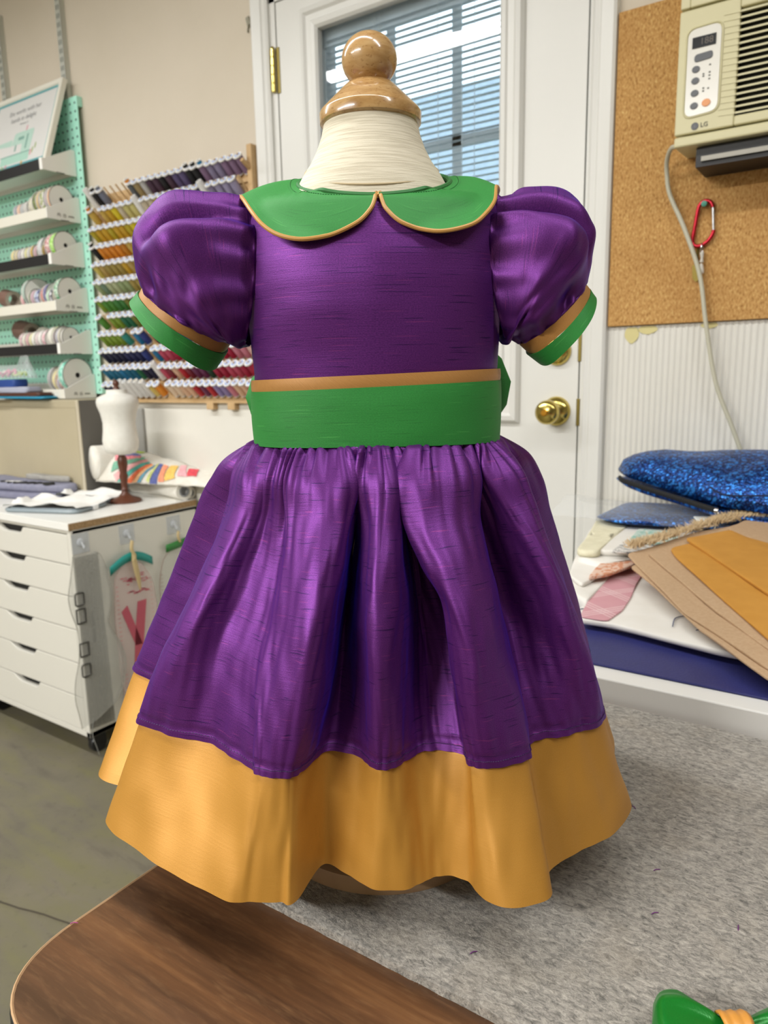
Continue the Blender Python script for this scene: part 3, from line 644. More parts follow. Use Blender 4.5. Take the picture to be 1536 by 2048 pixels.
for nm, lab, cat, x0, x1, y0, y1, z0, z1, c in (
    ('folder', 'flat teal folder lying on the beige case below the lowest shelf', 'folder', -2.75, -2.297, -0.205, -0.146, 1.0230, 1.0300, '#2b8db0'),
    ('envelope', 'pale grey envelope under the teal folder on the beige case', 'envelope', -2.85, -2.53, -0.207, -0.146, 1.0190, 1.0228, '#b7b6ad'),
    ('folded_cloth', 'folded dark brown cloth on the teal folder on the beige case', 'cloth', -2.77, -2.325, -0.203, -0.146, 1.0303, 1.0430, '#4f2d20'),
    ('folded_cloth', 'folded pale grey cloth above the dark brown cloth on the beige case', 'cloth', -2.77, -2.388, -0.206, -0.146, 1.0432, 1.0620, '#a9acbd'),
    ('folded_cloth', 'folded royal blue cloth on the pale grey cloth under the shelves', 'cloth', -2.77, -2.465, -0.203, -0.146, 1.0622, 1.0880, '#2a4a92')):
    b = MB(); soft_slab(b, dens(rect(x0, x1, y0, y1, 0.015), 0.02), z0, z1, 0.004, z0, 0.0006 if z1 - z0 < 0.01 else 0.002)
    tag(b.build(nm, mat('pile_' + c, c, 0.6)), lab, cat)
bg = thing('plastic_bag', 'clear plastic bag of pink and green trimmings under the fifth pegboard shelf', 'bag', (-2.58, -0.175, 1.0892))
b = MB(); 
for k in range(26):
    a = hrand(k, 3) * 0.30 - 0.17; bb = (hrand(k, 7) - 0.5) * 0.06
    b.tube(ctrl([(a, bb, 0.006 + 0.014 * hrand(k, 1)), (a + 0.03, bb + 0.01, 0.016 + 0.016 * hrand(k, 2)), (a + 0.055, bb - 0.005, 0.008 + 0.014 * hrand(k, 5))], 8), 0.004, 6, mi=k % 3)
b.build('trimmings', [mat('trim_pink', '#d98fa6', 0.6), mat('trim_green', '#a9bf7c', 0.6), mat('trim_cream', '#d8d2c2', 0.6)], bg)
m_clear = mat('clear_plastic', '#f2f5f8', 0.08, 0.0, Alpha=0.22)
b = MB(); P = []
for j in range(9):
    v = j / 8; row = []
    for i in range(25):
        a = 2 * PI * i / 25; x = 0.20 * math.cos(a) * (1 - 0.15 * v); y = 0.05 * math.sin(a) * (1 - 0.6 * v)
        row.append((x + 0.01 * wob(a * 2, v * 3), y + 0.006 * wob(a * 3, v * 4, 2), 0.002 + 0.045 * v + 0.008 * wob(a * 2, v * 2, 7) * v + (0.03 * v if math.cos(a) > 0.8 else 0)))
    P.append(row)
b.grid(P, cu=True); b.build('film', m_clear, bg, angle=180)

# grey slab standing in for the shaded strip of wall beside the case
o = MB().box((-2.150, -0.016, 0.7005), (-2.040, -0.008, 0.985)).build('wall_shade_slab', mat('wall_shade_slab', '#a3a19b', 0.6), smooth=False, bevel=0.001)
tag(o, 'light grey slab standing in for the shaded wall right of the beige case', 'board')

# ------------------------------------------------------------------ thread rack
RKX0, RKX1 = -2.184, -1.492
m_pine = mottled('pine', '#c9a97c', '#bd9a6a', 18, 0.6)
rk = thing('thread_rack', 'wooden peg rack of thread spools hanging on the wall left of the door', 'thread rack', (0, 0, 0))
b = MB(); b.box((RKX0, -0.020, 1.005), (RKX1, -0.002, 1.665)); b.build('board', m_pine, rk, smooth=False)
PX0, PXS, NCOL = -2.168, 0.0290, 24
ROWZ = [1.632 - 0.0548 * k for k in range(12)]
b = MB()
for z in ROWZ: b.box((RKX0, -0.0255, z - 0.024), (RKX1, -0.0195, z - 0.014))
b.build('ledge', m_pine, rk, smooth=False)
MB().box((RKX1 - 0.002, -0.034, 1.0), (RKX1 + 0.016, -0.001, 1.700)).build('side_rail', m_pine, rk, smooth=False, bevel=0.002)
MB().tube([(RKX1 + 0.006, -0.034, 1.640), (RKX1 + 0.006, -0.060, 1.655)], 0.006, 10).build('dowel', m_pine, rk)
b = MB(); b.box((-1.72, -0.026, 0.985), (-1.69, -0.002, 1.006)); b.box((-1.63, -0.026, 0.985), (-1.60, -0.002, 1.006)); b.build('foot', m_pine, rk, smooth=False, bevel=0.002)
TILT = R(46)
pegm = MB()
for z in ROWZ:
    for c in range(NCOL):
        x = PX0 + PXS * c; pegm.tube([(x, -0.020, z), (x, -0.020 - 0.058 * math.sin(TILT), z + 0.058 * math.cos(TILT))], 0.0027, 6)
o = pegm.build('pegs', m_pine, rk); o['kind'] = 'stuff'
m_spool = mat('spool_plastic', '#dcdad6', 0.35)
m_lab = mat('spool_label', '#e6e8ee', 0.4); t = NT(m_lab); v = t.coord('Object'); s_ = t.n('ShaderNodeSeparateXYZ'); t.l(v, s_.inputs[0])
rr = t.math('SQRT', t.math('ADD', t.math('POWER', s_.outputs[0], 2.0), t.math('POWER', s_.outputs[1], 2.0)))
in1 = t.math('MULTIPLY', t.math('GREATER_THAN', rr, 0.0042), t.math('LESS_THAN', rr, 0.0092))
t.color(t.mix(t.math('MULTIPLY', in1, 0.9), '#f0f0ee', '#86a2d8'))
_sp = MB().lathe([(0.0040, 0), (0.0112, 0), (0.0118, 0.0010), (0.0110, 0.0022), (0.0070, 0.0032), (0.0070, 0.0470), (0.0130, 0.0484), (0.0143, 0.0506), (0.0137, 0.0530), (0.0040, 0.0532)], 18, cap=False)
_th = MB().lathe([(0.0080, 0.0026), (0.0116, 0.0040), (0.0118, 0.0260), (0.0116, 0.0468), (0.0080, 0.0478)], 18)
_lb = MB().lathe([(0.0030, 0.05322), (0.0122, 0.05322), (0.0122, 0.05345), (0.0030, 0.05355)], 18, cap=False)
_cn = MB().lathe([(0.0, 0.0), (0.0130, 0.0), (0.0122, 0.004), (0.0112, 0.012), (0.0095, 0.058), (0.0085, 0.062), (0.0, 0.062)], 18)
_cb = MB().lathe([(0.0118, 0.0), (0.0140, 0.0), (0.0135, 0.003), (0.0100, 0.062), (0.0092, 0.066), (0.0045, 0.066), (0.0045, 0.060)], 18, cap=False)
proto = {}
def proto_mesh(key, mb, m):
    if key not in proto:
        o = mb.build(key.split('|')[0], m); me = o.data; bpy.data.objects.remove(o); proto[key] = me
    return proto[key]
TH = {'beige': '#c9bda5', 'black': '#17161a', 'slate': '#6f7486', 'steel grey': '#5f6468', 'taupe': '#a08c62', 'grey': '#bab8b6', 'lilac': '#8d84a2', 'dark plum': '#4a3345', 'dusk purple': '#5c5078', 'mauve': '#846a88', 'pale lilac': '#9c95b4',
      'tan gold': '#c6a64e', 'yellow': '#d9c52c', 'straw': '#cbb85c', 'pale straw': '#c9c07c', 'golden': '#c9a02c', 'olive yellow': '#b8a62a', 'orange gold': '#cf9430', 'orange': '#dd8a26', 'amber': '#c07c1f', 'tan': '#b79a5a', 'olive tan': '#a5904a',
      'sage': '#98a878', 'pale sage': '#b3ba92', 'grey green': '#748c74', 'lime green': '#7f9a2e', 'leaf green': '#4f8a34', 'green': '#3f7f3a', 'dark green': '#2f5a34', 'deep green': '#1f6a48', 'olive': '#7a7a2e', 'teal': '#2f8a80', 'bottle green': '#1c4a38', 'blue': '#1f78a8', 'navy': '#1d2350', 'royal blue': '#2a3a80', 'peacock': '#1a6a8a', 'dark navy': '#15183a',
      'crimson': '#a81f3f', 'rose': '#c04a64', 'dark red': '#7a1f30', 'maroon': '#6a2036', 'peach': '#dcb496', 'pale peach': '#e2cab0', 'red': '#b8202c', 'plum': '#6a2a52', 'forest': '#20402e', 'pink': '#cf7f92', 'light blue': '#6f9fc4', 'lavender': '#8f80b4', 'bright yellow': '#e2bb1c', 'butter': '#d9c068', 'white': '#dedede', 'pale pink': '#dfb4ae'}
ROWS = [
 [('beige', 1, 'c'), ('black', 1, 2), ('slate', 1, 2), (None, 4), ('steel grey', 1, 2), ('taupe', 1), ('grey', 1), ('dark plum', 2), ('black', 1), ('dark plum', 1), ('dusk purple', 2), ('black', 2, 2), ('mauve', 1, 2), ('lilac', 2), ('mauve', 3)],
 [('tan gold', 1, 2), (None, 1), ('tan gold', 1), ('golden', 1), ('yellow', 1), ('beige', 1), ('pale straw', 2), ('grey', 1, 'c'), ('beige', 2), ('straw', 3), ('grey', 2), ('dusk purple', 2), ('lilac', 1, 'c'), ('lilac', 1), ('pale lilac', 3)],
 [('olive yellow', 1), ('golden', 2), ('olive yellow', 1), ('golden', 2), ('olive yellow', 1), ('yellow', 2), ('orange gold', 2), ('yellow', 2), ('straw', 3), ('beige', 2), ('grey', 2), ('lilac', 2), ('pale lilac', 2)],
 [('black', 1, 2), ('orange', 4), ('amber', 1), ('tan gold', 1), ('straw', 1), ('orange gold', 3), ('orange', 2), ('golden', 4), ('beige', 3), ('grey', 2), ('lilac', 2)],
 [('straw', 1), ('tan', 1), ('olive tan', 3), ('golden', 1), ('tan', 1), ('olive tan', 1), ('orange', 2), ('amber', 4), ('tan', 4), ('beige', 3), ('grey', 3)],
 [('sage', 1), ('grey green', 1), ('pale sage', 2), ('sage', 2), ('olive tan', 2), ('pale sage', 4), ('sage', 4), ('beige', 4), ('grey', 4)],
 [('lime green', 1), ('leaf green', 2), ('green', 2), ('olive', 1), ('dark green', 2), ('sage', 3), ('green', 3), ('leaf green', 4), ('olive', 3), ('grey green', 3)],
 [('leaf green', 1), (None, 1), ('lime green', 2), ('deep green', 2), ('olive', 1), ('teal', 1), ('grey green', 3), ('deep green', 4), ('green', 4), ('teal', 5)],
 [('lime green', 4), ('teal', 1), (None, 1), ('blue', 1), ('royal blue', 1), (None, 1), ('dark navy', 1), ('teal', 2), ('peacock', 4), ('blue', 4), ('navy', 4)],
 [('dark navy', 4), ('navy', 3), ('royal blue', 1), (None, 1), ('blue', 1), ('rose', 2), ('crimson', 3), ('rose', 2), ('dark red', 2), ('crimson', 2), ('pink', 2), ('pale pink', 1, 2)],
 [('peacock', 3), ('blue', 1), ('peacock', 2), ('deep green', 1), ('dark navy', 2), ('maroon', 1, 'c'), ('rose', 1), ('dark red', 1), ('peach', 1), ('red', 1), ('dark red', 1), ('plum', 2), ('forest', 1), ('crimson', 2), ('rose', 2), ('crimson', 2)],
 [('dark navy', 1), ('navy', 1), ('white', 1), ('light blue', 2, 'c'), ('bright yellow', 1, 'c'), ('butter', 2, 'c'), ('butter', 1), ('orange', 1), (None, 1), ('pale peach', 2), ('peach', 2), ('red', 1), ('plum', 1), ('red', 1), ('lavender', 2), ('pink', 1), ('peach', 2), ('red', 1)],
]
for r, runs in enumerate(ROWS):
    c = 0
    for run in runs:
        colr, n = run[0], run[1]; kind = run[2] if len(run) > 2 else None
        for _ in range(n):
            if c >= NCOL: break
            if colr:
                x = PX0 + PXS * c; z = ROWZ[r]
                base = Vector((x, -0.0215, z + 0.0005))
                desc = 'cone' if kind == 'c' else 'spool'
                o = thing('thread_cone' if kind == 'c' else 'thread_spool', f'{colr} thread {desc} on the peg rack, {ORD[r + 1]} row down, {ORD[c + 1]} from the left', 'thread spool',
                          base, (TILT + (hrand(r, c) - 0.5) * 0.06, 0, (hrand(c, r) - 0.5) * 0.10), 'thread spools on the peg rack')
                mth = mat('thread_' + colr, TH[colr], 0.55)
                if kind == 'c':
                    parts = [('cone_base', proto_mesh('cone_base', _cb, m_spool)), ('thread', proto_mesh('thread|cone' + colr, _cn, mth))]
                else:
                    parts = [('spool_body', proto_mesh('spool_body', _sp, m_spool)), ('thread', proto_mesh('thread|' + colr, _th, mth)), ('label_disc', proto_mesh('label_disc', _lb, m_lab))]
                for nm, me in parts:
                    q = bpy.data.objects.new(nm, me); COL.objects.link(q); q.parent = o
                if kind == 2:      # a bobbin parked on the tip of the peg
                    bx = 0.0535
                    ob = thing('bobbin', f'{"black" if colr in ("black", "slate") else colr.split()[-1]} bobbin on the tip of the {ORD[c + 1]} peg from the left, {ORD[r + 1]} row down', 'bobbin',
                               base + Vector((0, -bx * math.sin(TILT), bx * math.cos(TILT))), (TILT, 0, 0), 'bobbins on the peg tips')
                    q = bpy.data.objects.new('bobbin_body', proto_mesh('bobbin_body', MB().lathe([(0.003, 0), (0.0085, 0), (0.0085, 0.001), (0.004, 0.0014), (0.004, 0.0096), (0.0085, 0.010), (0.0085, 0.011), (0.003, 0.011)], 16, cap=False), m_spool)); COL.objects.link(q); q.parent = ob
                    tm = mat('thread_orange', TH['orange'], .55) if colr in ('steel grey', 'tan gold') else (mat('thread_blue', TH['blue'], .55) if colr == 'mauve' else mth)
                    q = bpy.data.objects.new('thread', proto_mesh('thread|bob' + tm.name, MB().lathe([(0.004, 0.0014), (0.0072, 0.0016), (0.0072, 0.0094), (0.004, 0.0096)], 16), tm)); COL.objects.link(q); q.parent = ob
            c += 1

# ------------------------------------------------------------------ drawer units on castors
m_lac = mat('white_lacquer', '#d9d6cc', 0.35); m_chip = mottled('raw_chipboard', '#b2926a', '#8f7350', 160, 0.9)
def drawer_unit(x1, x0, label):
    W = x1 - x0
    u = thing('drawer_unit', label, 'drawer unit', (x1, -0.468, 0.0), group='drawer units against the wall')
    D = 0.448
    b = MB(); b.box((-W, 0.006, 0.072), (-W + 0.016, D, 0.678)); b.box((-0.016, 0.0, 0.072), (0, D, 0.678)); b.box((-W, 0.0, 0.072), (0, D, 0.088)); b.box((-W, D - 0.008, 0.088), (0, D, 0.678)); b.box((-W, 0.006, 0.668), (0, D, 0.679))
    b.build('carcass', m_lac, u, smooth=False, bevel=0.001)
    tp = MB().box((-W - 0.001, -0.004, 0.679), (-0.0012, D, 0.700)).build('top', mat('white_laminate', '#ecebe6', 0.25), u, smooth=False, bevel=0.0008)
    MB().box((-0.0013, -0.003, 0.6795), (0.0004, D, 0.6985)).build('raw_edge', m_chip, u, smooth=False)
    zs = [0.088, 0.190, 0.294, 0.394, 0.490, 0.581, 0.667]
    MB().box((-W + 0.02, 0.020, 0.09), (-0.02, 0.024, 0.666)).build('drawer_gap_shade', mat('gap_shade', '#23221f', 0.9), u, smooth=False)  # near-black sheet, shade painted in behind the drawer gaps and notches
    for k in range(6):
        z0, z1 = zs[k] + 0.0015, zs[k + 1] - 0.0015
        c = -W / 2; h = 0.019
        pts = [(-W + 0.003, z0), (-0.017, z0), (-0.017, z1), (c + 0.072, z1), (c + 0.060, z1 - h * 0.75), (c + 0.052, z1 - h), (c - 0.030, z1 - h), (c - 0.046, z1 - h * 0.75), (c - 0.072, z1), (-W + 0.003, z1)]
        b = MB(); b.prism(pts, lambda a, z, q: (a, 0.017 * q, z))
        b.build('drawer', m_lac, u, smooth=False, bevel=0.0012)
    for x, y in ((-0.045, 0.05), (-W + 0.045, 0.05), (-0.045, D - 0.05), (-W + 0.045, D - 0.05)):
        b = MB(); b.lathe([(0, -0.011), (0.024, -0.011), (0.026, -0.008), (0.026, 0.008), (0.024, 0.011), (0, 0.011)], 24, (x, y, 0.0262), axis='x')
        cst = b.build('castor', mat('castor_black', '#1a1a1c', 0.35), u)
        b = MB(); b.box((x - 0.017, y - 0.020, 0.030), (x - 0.012, y + 0.020, 0.072)); b.box((x + 0.012, y - 0.020, 0.030), (x + 0.017, y + 0.020, 0.072)); b.box((x - 0.022, y - 0.024, 0.066), (x + 0.022, y + 0.024, 0.0722))
        b.build('castor_fork', m_black, cst, smooth=False, bevel=0.002)
    return u
drawer_unit(-1.800, -2.410, 'white six drawer unit on black castors with rulers hanging on its side')
drawer_unit(-2.413, -3.023, 'white drawer unit half out of sight under the beige case')

# small dress form on the drawer unit
sf = thing('miniature_dress_form', 'small white dress form on a turned brown stand on the drawer unit', 'dress form', (-1.962, -0.165, 0.7))
m_jersey = mottled('white_jersey', '#e6e4dc', '#dedbd2', 30, 0.8)
MB().lathe([(0.0, 0.150), (0.030, 0.151), (0.050, 0.157), (0.0585, 0.172), (0.0605, 0.195), (0.056, 0.225), (0.0545, 0.250), (0.060, 0.278), (0.0695, 0.302), (0.0712, 0.314), (0.0665, 0.326), (0.050, 0.334), (0.0365, 0.338), (0.0345, 0.341), (0.0345, 0.350), (0.0, 0.351)], 48, sx=1.0, sy=0.82).build('torso', m_jersey, sf, angle=60)
m_wal = mat('dark_turned_wood', '#5a3120', 0.35)
MB().lathe([(0.0, 0.0), (0.049, 0.0), (0.050, 0.006), (0.044, 0.011), (0.022, 0.018), (0.012, 0.028), (0.009, 0.036), (0.0125, 0.040), (0.009, 0.045), (0.0105, 0.062), (0.0135, 0.082), (0.0105, 0.093), (0.0125, 0.103), (0.015, 0.122), (0.0145, 0.138), (0.010, 0.146), (0.012, 0.152)], 32).build('stand', m_wal, sf, angle=50)
MB().lathe([(0.012, 0.350), (0.010, 0.354), (0.0065, 0.360), (0.010, 0.367), (0.008, 0.376), (0.0, 0.380)], 24).build('finial', m_wal, sf, angle=60)

# fabric rolls and the patchwork quilt at the back of the drawer unit
for (lab, x0, x1, y, z, r) in (('thick white fabric roll with grey tube end at the back of the drawer unit', -2.135, -1.812, -0.056, 0.7285, 0.028), ('white fabric roll close to the wall behind the thick roll', -2.10, -1.815, -0.0265, 0.7200, 0.0195)):
    o = thing('fabric_roll', lab, 'fabric roll', (x1, y, z), (0, 0, R(-13) if r > 0.02 else 0), group='white fabric rolls')
    MB().lathe([(r * 0.62, x0 - x1), (r, x0 - x1), (r, 0), (r * 0.62, 0)], 30, axis='x', cap=False).build('fabric', mottled('white_roll', '#e8e5dc', '#e0dcd2', 12, 0.7), o)
    MB().lathe([(r * 0.62, -0.012), (r * 0.62, 0.001), (r * 0.45, 0.001), (r * 0.42, -0.008), (0, -0.008)], 30, axis='x', cap=False).build('tube_end', mat('grey_tube', '#8d8f92', 0.5), o)
    if r > 0.02: MB().box((x0 - x1, -0.0285, -0.0282), (-0.004, -0.010, -0.0262)).build('loose_edge', m_panel, o, smooth=False)
qt = thing('patchwork_quilt', 'bunched white quilt with fans of coloured patches on the fabric rolls', 'quilt', (0, 0, 0))
def qsurf(s, v):
    """s: 0 left .. 1 right, v: 0 front bottom .. 1 back top"""
    x = -2.128 + 0.43 * s
    top = 0.862 - 0.085 * s ** 1.2 + 0.008 * wob(s * 7, 1.3)
    bot = 0.752
    a = v * PI * 0.5
    z = bot + (top - bot) * math.sin(a) + 0.004 * wob(s * 14, v * 5, 3)
    y = -0.152 + 0.085 * s + 0.085 * (1 - math.cos(a)) + 0.006 * wob(s * 10, v * 4, 9)
    return Vector((x, y, z))
P = [[qsurf(i / 60, j / 16) for i in range(61)] for j in range(17)]
P += [[Vector((p.x, p.y + 0.006, 0.752)) for p in P[-1]]]
b = MB(); b.grid(P, cv=True)
L0 = len(b.v)
b.face([j * 61 for j in reversed(range(18))]); b.face([j * 61 + 60 for j in range(18)])
m_quilt = mottled('quilt_cotton', '#e9e6dd', '#dfdace', 30, 0.85)
b.build('quilt_ground', m_quilt, qt, angle=180)
lr = MB(); lr.grid([[Vector((-2.118 + 0.026 * math.cos(a) + 0.03 * v, -0.160 + 0.085 * v + 0.0, 0.768 + 0.050 + 0.055 * math.sin(a) + 0.006 * wob(a, v * 3))) for a in [2 * PI * k / 20 for k in range(20)]] for v in (0, .1, .3, .6, .9, 1)], cu=True)
lr.face(list(reversed(range(20)))); lr.build('rolled_edge', m_quilt, qt, angle=180)
fan = [('#a9c04a', 0.16, 0.98, 0.30, 0.98, 0.17, 0.80, 0.29, 0.86), ('#56608f', 0.15, 0.78, 0.32, 0.80, 0.13, 0.64, 0.32, 0.70), ('#d97f86', 0.12, 0.62, 0.33, 0.74, 0.15, 0.48, 0.35, 0.66), ('#6fa58c', 0.15, 0.45, 0.36, 0.70, 0.14, 0.20, 0.40, 0.66),
       ('#dda0a0', 0.17, 0.16, 0.40, 0.66, 0.20, 0.02, 0.43, 0.62), ('#4f9c8e', 0.21, 0.02, 0.43, 0.62, 0.27, 0.02, 0.46, 0.60), ('#d0663f', 0.29, 0.02, 0.46, 0.60, 0.345, 0.02, 0.48, 0.58), ('#e0a878', 0.35, 0.02, 0.48, 0.58, 0.39, 0.02, 0.495, 0.56), ('#5f93a6', 0.395, 0.02, 0.495, 0.56, 0.43, 0.04, 0.51, 0.56),
       ('#b9c07a', 0.48, 0.10, 0.515, 0.58, 0.505, 0.03, 0.53, 0.60), ('#545c92', 0.51, 0.02, 0.535, 0.60, 0.575, 0.02, 0.56, 0.62), ('#d98a6a', 0.585, 0.08, 0.565, 0.64, 0.64, 0.10, 0.60, 0.66), ('#dcb25a', 0.645, 0.12, 0.61, 0.68, 0.72, 0.28, 0.66, 0.74), ('#e2a2a8', 0.73, 0.38, 0.665, 0.80, 0.80, 0.42, 0.69, 0.92), ('#cf4450', 0.80, 0.44, 0.74, 0.80, 0.87, 0.52, 0.80, 0.88)]
for k, (c, s0, v0, s1, v1, s2, v2, s3, v3) in enumerate(fan):
    b = MB(); rows = []
    for j in range(7):
        q = j / 6; row = []
        for i in range(5):
            w = i / 4
            s_ = (s0 * (1 - w) + s2 * w) * (1 - q) + (s1 * (1 - w) + s3 * w) * q; v_ = (v0 * (1 - w) + v2 * w) * (1 - q) + (v1 * (1 - w) + v3 * w) * q
            p = qsurf(s_, v_); nrm = Vector((0.2, -math.cos(v_ * PI / 2), math.sin(v_ * PI / 2))); row.append(p + nrm * 0.003)
        rows.append(row)
    b.grid(rows)
    b.build('patch', mottled('patch_' + c, c, '#%02x%02x%02x' % tuple(min(255, int(int(c[i:i + 2], 16) * 1.12 + 12)) for i in (1, 3, 5)), 120, 0.85), qt, angle=180)
for k, (c, x) in enumerate((('#6fb09c', -1.790), ('#d96a5c', -1.765), ('#4a5a80', -1.735))): pass

# grey embroidery hoops with stretched white fabric
m_hoop = mat('hoop_grey', '#8b969c', 0.3); m_lawn = mottled('white_lawn', '#f0efec', '#e6e4df', 25, 0.75)
def hoop(lab, cx, cy, z, w, d, rot, lump):
    h = thing('embroidery_hoop', lab, 'embroidery hoop', (cx, cy, z), (0, 0, rot), 'embroidery hoops on the drawer unit')
    out = round_poly([(-w / 2, -d / 2), (w / 2, -d / 2), (w / 2, d / 2), (-w / 2, d / 2)], 0.03, 5)
    for nm, off, zz, r in (('outer_frame', 0.0, 0.0062, 0.0060), ('inner_frame', -0.010, 0.0095, 0.0045)):
        MB().tube([(x * (1 + off / (w / 2)), y * (1 + off / (d / 2)), zz) for x, y in out], r, 8, closed=True).build(nm, m_hoop, h)
    MB().box((w / 2 - 0.004, -0.012, 0.0), (w / 2 + 0.012, 0.012, 0.014)).build('clamp', mat('clamp_white', '#e4e5e6', 0.3), h, smooth=False, bevel=0.002)
    P = []
    for j in range(15):
        row = []
        for i in range(33):
            u, v = i / 32, j / 14; x = -w / 2 * 1.08 + w * 1.08 * u; y = -d / 2 * 1.02 + d * 1.04 * v
            e = min(v, 1 - v) * 2; eu = min(u, 1 - u) * 2
            z_ = 0.013 + lump * (0.45 + 0.5 * wob(x * 13, y * 10, lump * 100)) * (1 - e * 0.75) + 0.002 * wob(x * 40, y * 30) + (0.016 if u < 0.10 and 0.3 < v < 0.6 else 0)
            if eu < 0.1: z_ *= 0.75
            row.append((x, y, z_))
        P.append(row)
    b = MB(); b.grid(P); b.build('stretched_fabric', m_lawn, h, angle=180)
    return h
hoop('grey embroidery hoop with bunched white fabric at the front edge of the drawer unit', -2.050, -0.345, 0.7005, 0.25, 0.155, R(20), 0.030)
hoop('grey embroidery hoop with white fabric just left of the small dress form', -2.085, -0.205, 0.7005, 0.19, 0.095, R(16), 0.034)

# folded sweatshirt
sw = thing('folded_sweatshirt', 'folded grey lilac sweatshirt with black lettering in front of the beige case', 'sweatshirt', (0, 0, 0))
b = MB()
soft_slab(b, dens(round_poly([(-2.66, -0.372), (-2.27, -0.300), (-2.175, -0.250), (-2.165, -0.190), (-2.66, -0.1785)], 0.04, 5), 0.012), 0.7005, 0.722, 0.006, 1.0, 0.002)
b.build('lower_fold', mottled('sweat_lilac', '#7f7f93', '#75758a', 40, 0.9), sw, angle=180)
b = MB(); soft_slab(b, dens(round_poly([(-2.66, -0.352), (-2.28, -0.278), (-2.172, -0.238), (-2.166, -0.186), (-2.66, -0.1800)], 0.04, 5), 0.012), 0.7225, 0.748, 0.006, 2.0, 0.004)
b.build('upper_fold', mottled('sweat_lilac2', '#8a8a9c', '#7f8094', 40, 0.9), sw, angle=180)
b = MB(); soft_slab(b, dens(round_poly([(-2.44, -0.215), (-2.26, -0.210), (-2.20, -0.186), (-2.44, -0.182)], 0.03, 5), 0.012), 0.7485, 0.768, 0.008, 3.0, 0.003)
b.build('grey_lining', mottled('lining_grey', '#a5a29c', '#98958f', 40, 0.9), sw, angle=180)
b = MB(); zt = 0.7506
def at_s(u, w): return Vector((-2.440 + 0.225 * u, -0.300 + 0.055 * u + 0.028 * w, zt))
for (u0, kind) in ((0.10, 'arc'), (0.33, 'bar'), (0.45, 'bar'), (0.57, 'bar'), (0.70, 'bar'), (0.90, 'ring')):
    if kind == 'ring': b.tube([at_s(u0 + 0.085 * math.cos(q), 0.45 * math.sin(q)) for q in [2 * PI * k / 16 for k in range(16)]], 0.0042, 6, closed=True, flat=0.25)
    elif kind == 'arc': b.tube([at_s(u0 + 0.10 * math.cos(q), -0.1 + 0.5 * math.sin(q)) for q in [R(-30 + 200 * k / 12) for k in range(13)]], 0.0042, 6, flat=0.25)
    else:
        b.tube([at_s(u0 - 0.03, -0.35), at_s(u0 + 0.01, 0.35)], 0.0042, 6, flat=0.25); b.tube([at_s(u0 - 0.04, 0.30 if u0 > 0.5 else -0.30), at_s(u0 + 0.05, 0.36 if u0 > 0.5 else -0.24)], 0.0036, 6, flat=0.25)
b.build('lettering', mat('flock_black', '#2b2a28', 0.9), sw)
MB().box((-0.03, -0.006, 0), (0.03, 0.006, 0.0012), M=Matrix.Translation((-2.385, -0.285, 0.7535)) @ Matrix.Rotation(R(18), 4, 'Z')).build('care_label', mat('satin_white', '#eeeeee', 0.3), sw, smooth=False)

# rulers hanging on the side of the drawer unit
m_acry = mat('tinted_acrylic', '#77756d', 0.1, 0.0, Alpha=0.55); m_acry2 = mat('clear_acrylic', '#d6d6cf', 0.08, 0.0, Alpha=0.22); m_pinkac = mat('pink_acrylic', '#e3cfc9', 0.1, 0.0, Alpha=0.45)
m_ink = mat('ruler_ink', '#3c3a35', 0.6); m_inkp = mat('ruler_ink_pink', '#c4596a', 0.6, 0.0, Alpha=0.8); m_inkg = mat('ruler_ink_grey', '#77746b', 0.6)
def hook(y, z, lab):
    h = thing('adhesive_hook', lab, 'hook', (-1.8, y, z), group='clear adhesive hooks')
    MB().box((0.0002, -0.026, -0.028), (0.0012, 0.026, 0.028)).build('clear_pad', mat('clear_pad', '#dfe4ea', 0.1, 0.0, Alpha=0.35), h, smooth=False)
    MB().lathe([(0, 0.0012), (0.012, 0.0012), (0.011, 0.004), (0.006, 0.006), (0, 0.0062)], 20, (0, 0, 0.002), axis='x').build('hook_base', mat('hook_plastic', '#d9dde2', 0.15, 0.0, Alpha=0.7), h)
    MB().tube(ctrl([(0.005, 0, 0.004), (0.010, 0, -0.004), (0.013, 0, -0.012), (0.016, 0, -0.010), (0.017, 0, -0.004)], 12), 0.0018, 8).build('hook', MATS['hook_plastic'], h)
hook(-0.440, 0.640, 'clear adhesive hook holding the grey rulers at the front corner')
hook(-0.290, 0.637, 'clear adhesive hook holding the pink ruler with the teal strap')
hook(-0.118, 0.634, 'clear adhesive hook nearest the wall on the drawer unit side')
def sheet(mb, poly, x, th=0.0025, mi=0): mb.prism(poly, lambda a, c, k: (x + th * k, a, c), mi)
def outline(mb, poly, x, r, mi=0, closed=True): mb.tube([(x, a, c) for a, c in poly], r, 5, closed=closed, mi=mi)
r1 = thing('quilting_ruler', 'long smoky grey measuring ruler hanging at the corner of the drawer unit', 'ruler', (-1.789, 0, 0))
RL = [(-0.472, 0.105), (-0.392, 0.100), (-0.398, 0.606), (-0.470, 0.606)]
b = MB(); sheet(b, RL, 0.0); b.build('blade', m_acry, r1, smooth=False)
b = MB(); x = 0.0028
for k in range(58):
    z = 0.112 + k * 0.0084; L_ = 0.016 if k % 4 == 0 else 0.008
    b.box((x, -0.402 - L_, z), (x + 0.0004, -0.402, z + 0.0008))
    if k % 4 == 0: b.box((x, -0.428, z + 0.001), (x + 0.0004, -0.423, z + 0.006)); b.box((x, -0.466, z), (x + 0.0004, -0.456, z + 0.0008))
for yy_ in (-0.412, -0.437, -0.452): b.box((x, yy_, 0.108), (x + 0.0004, yy_ + 0.0010, 0.602))
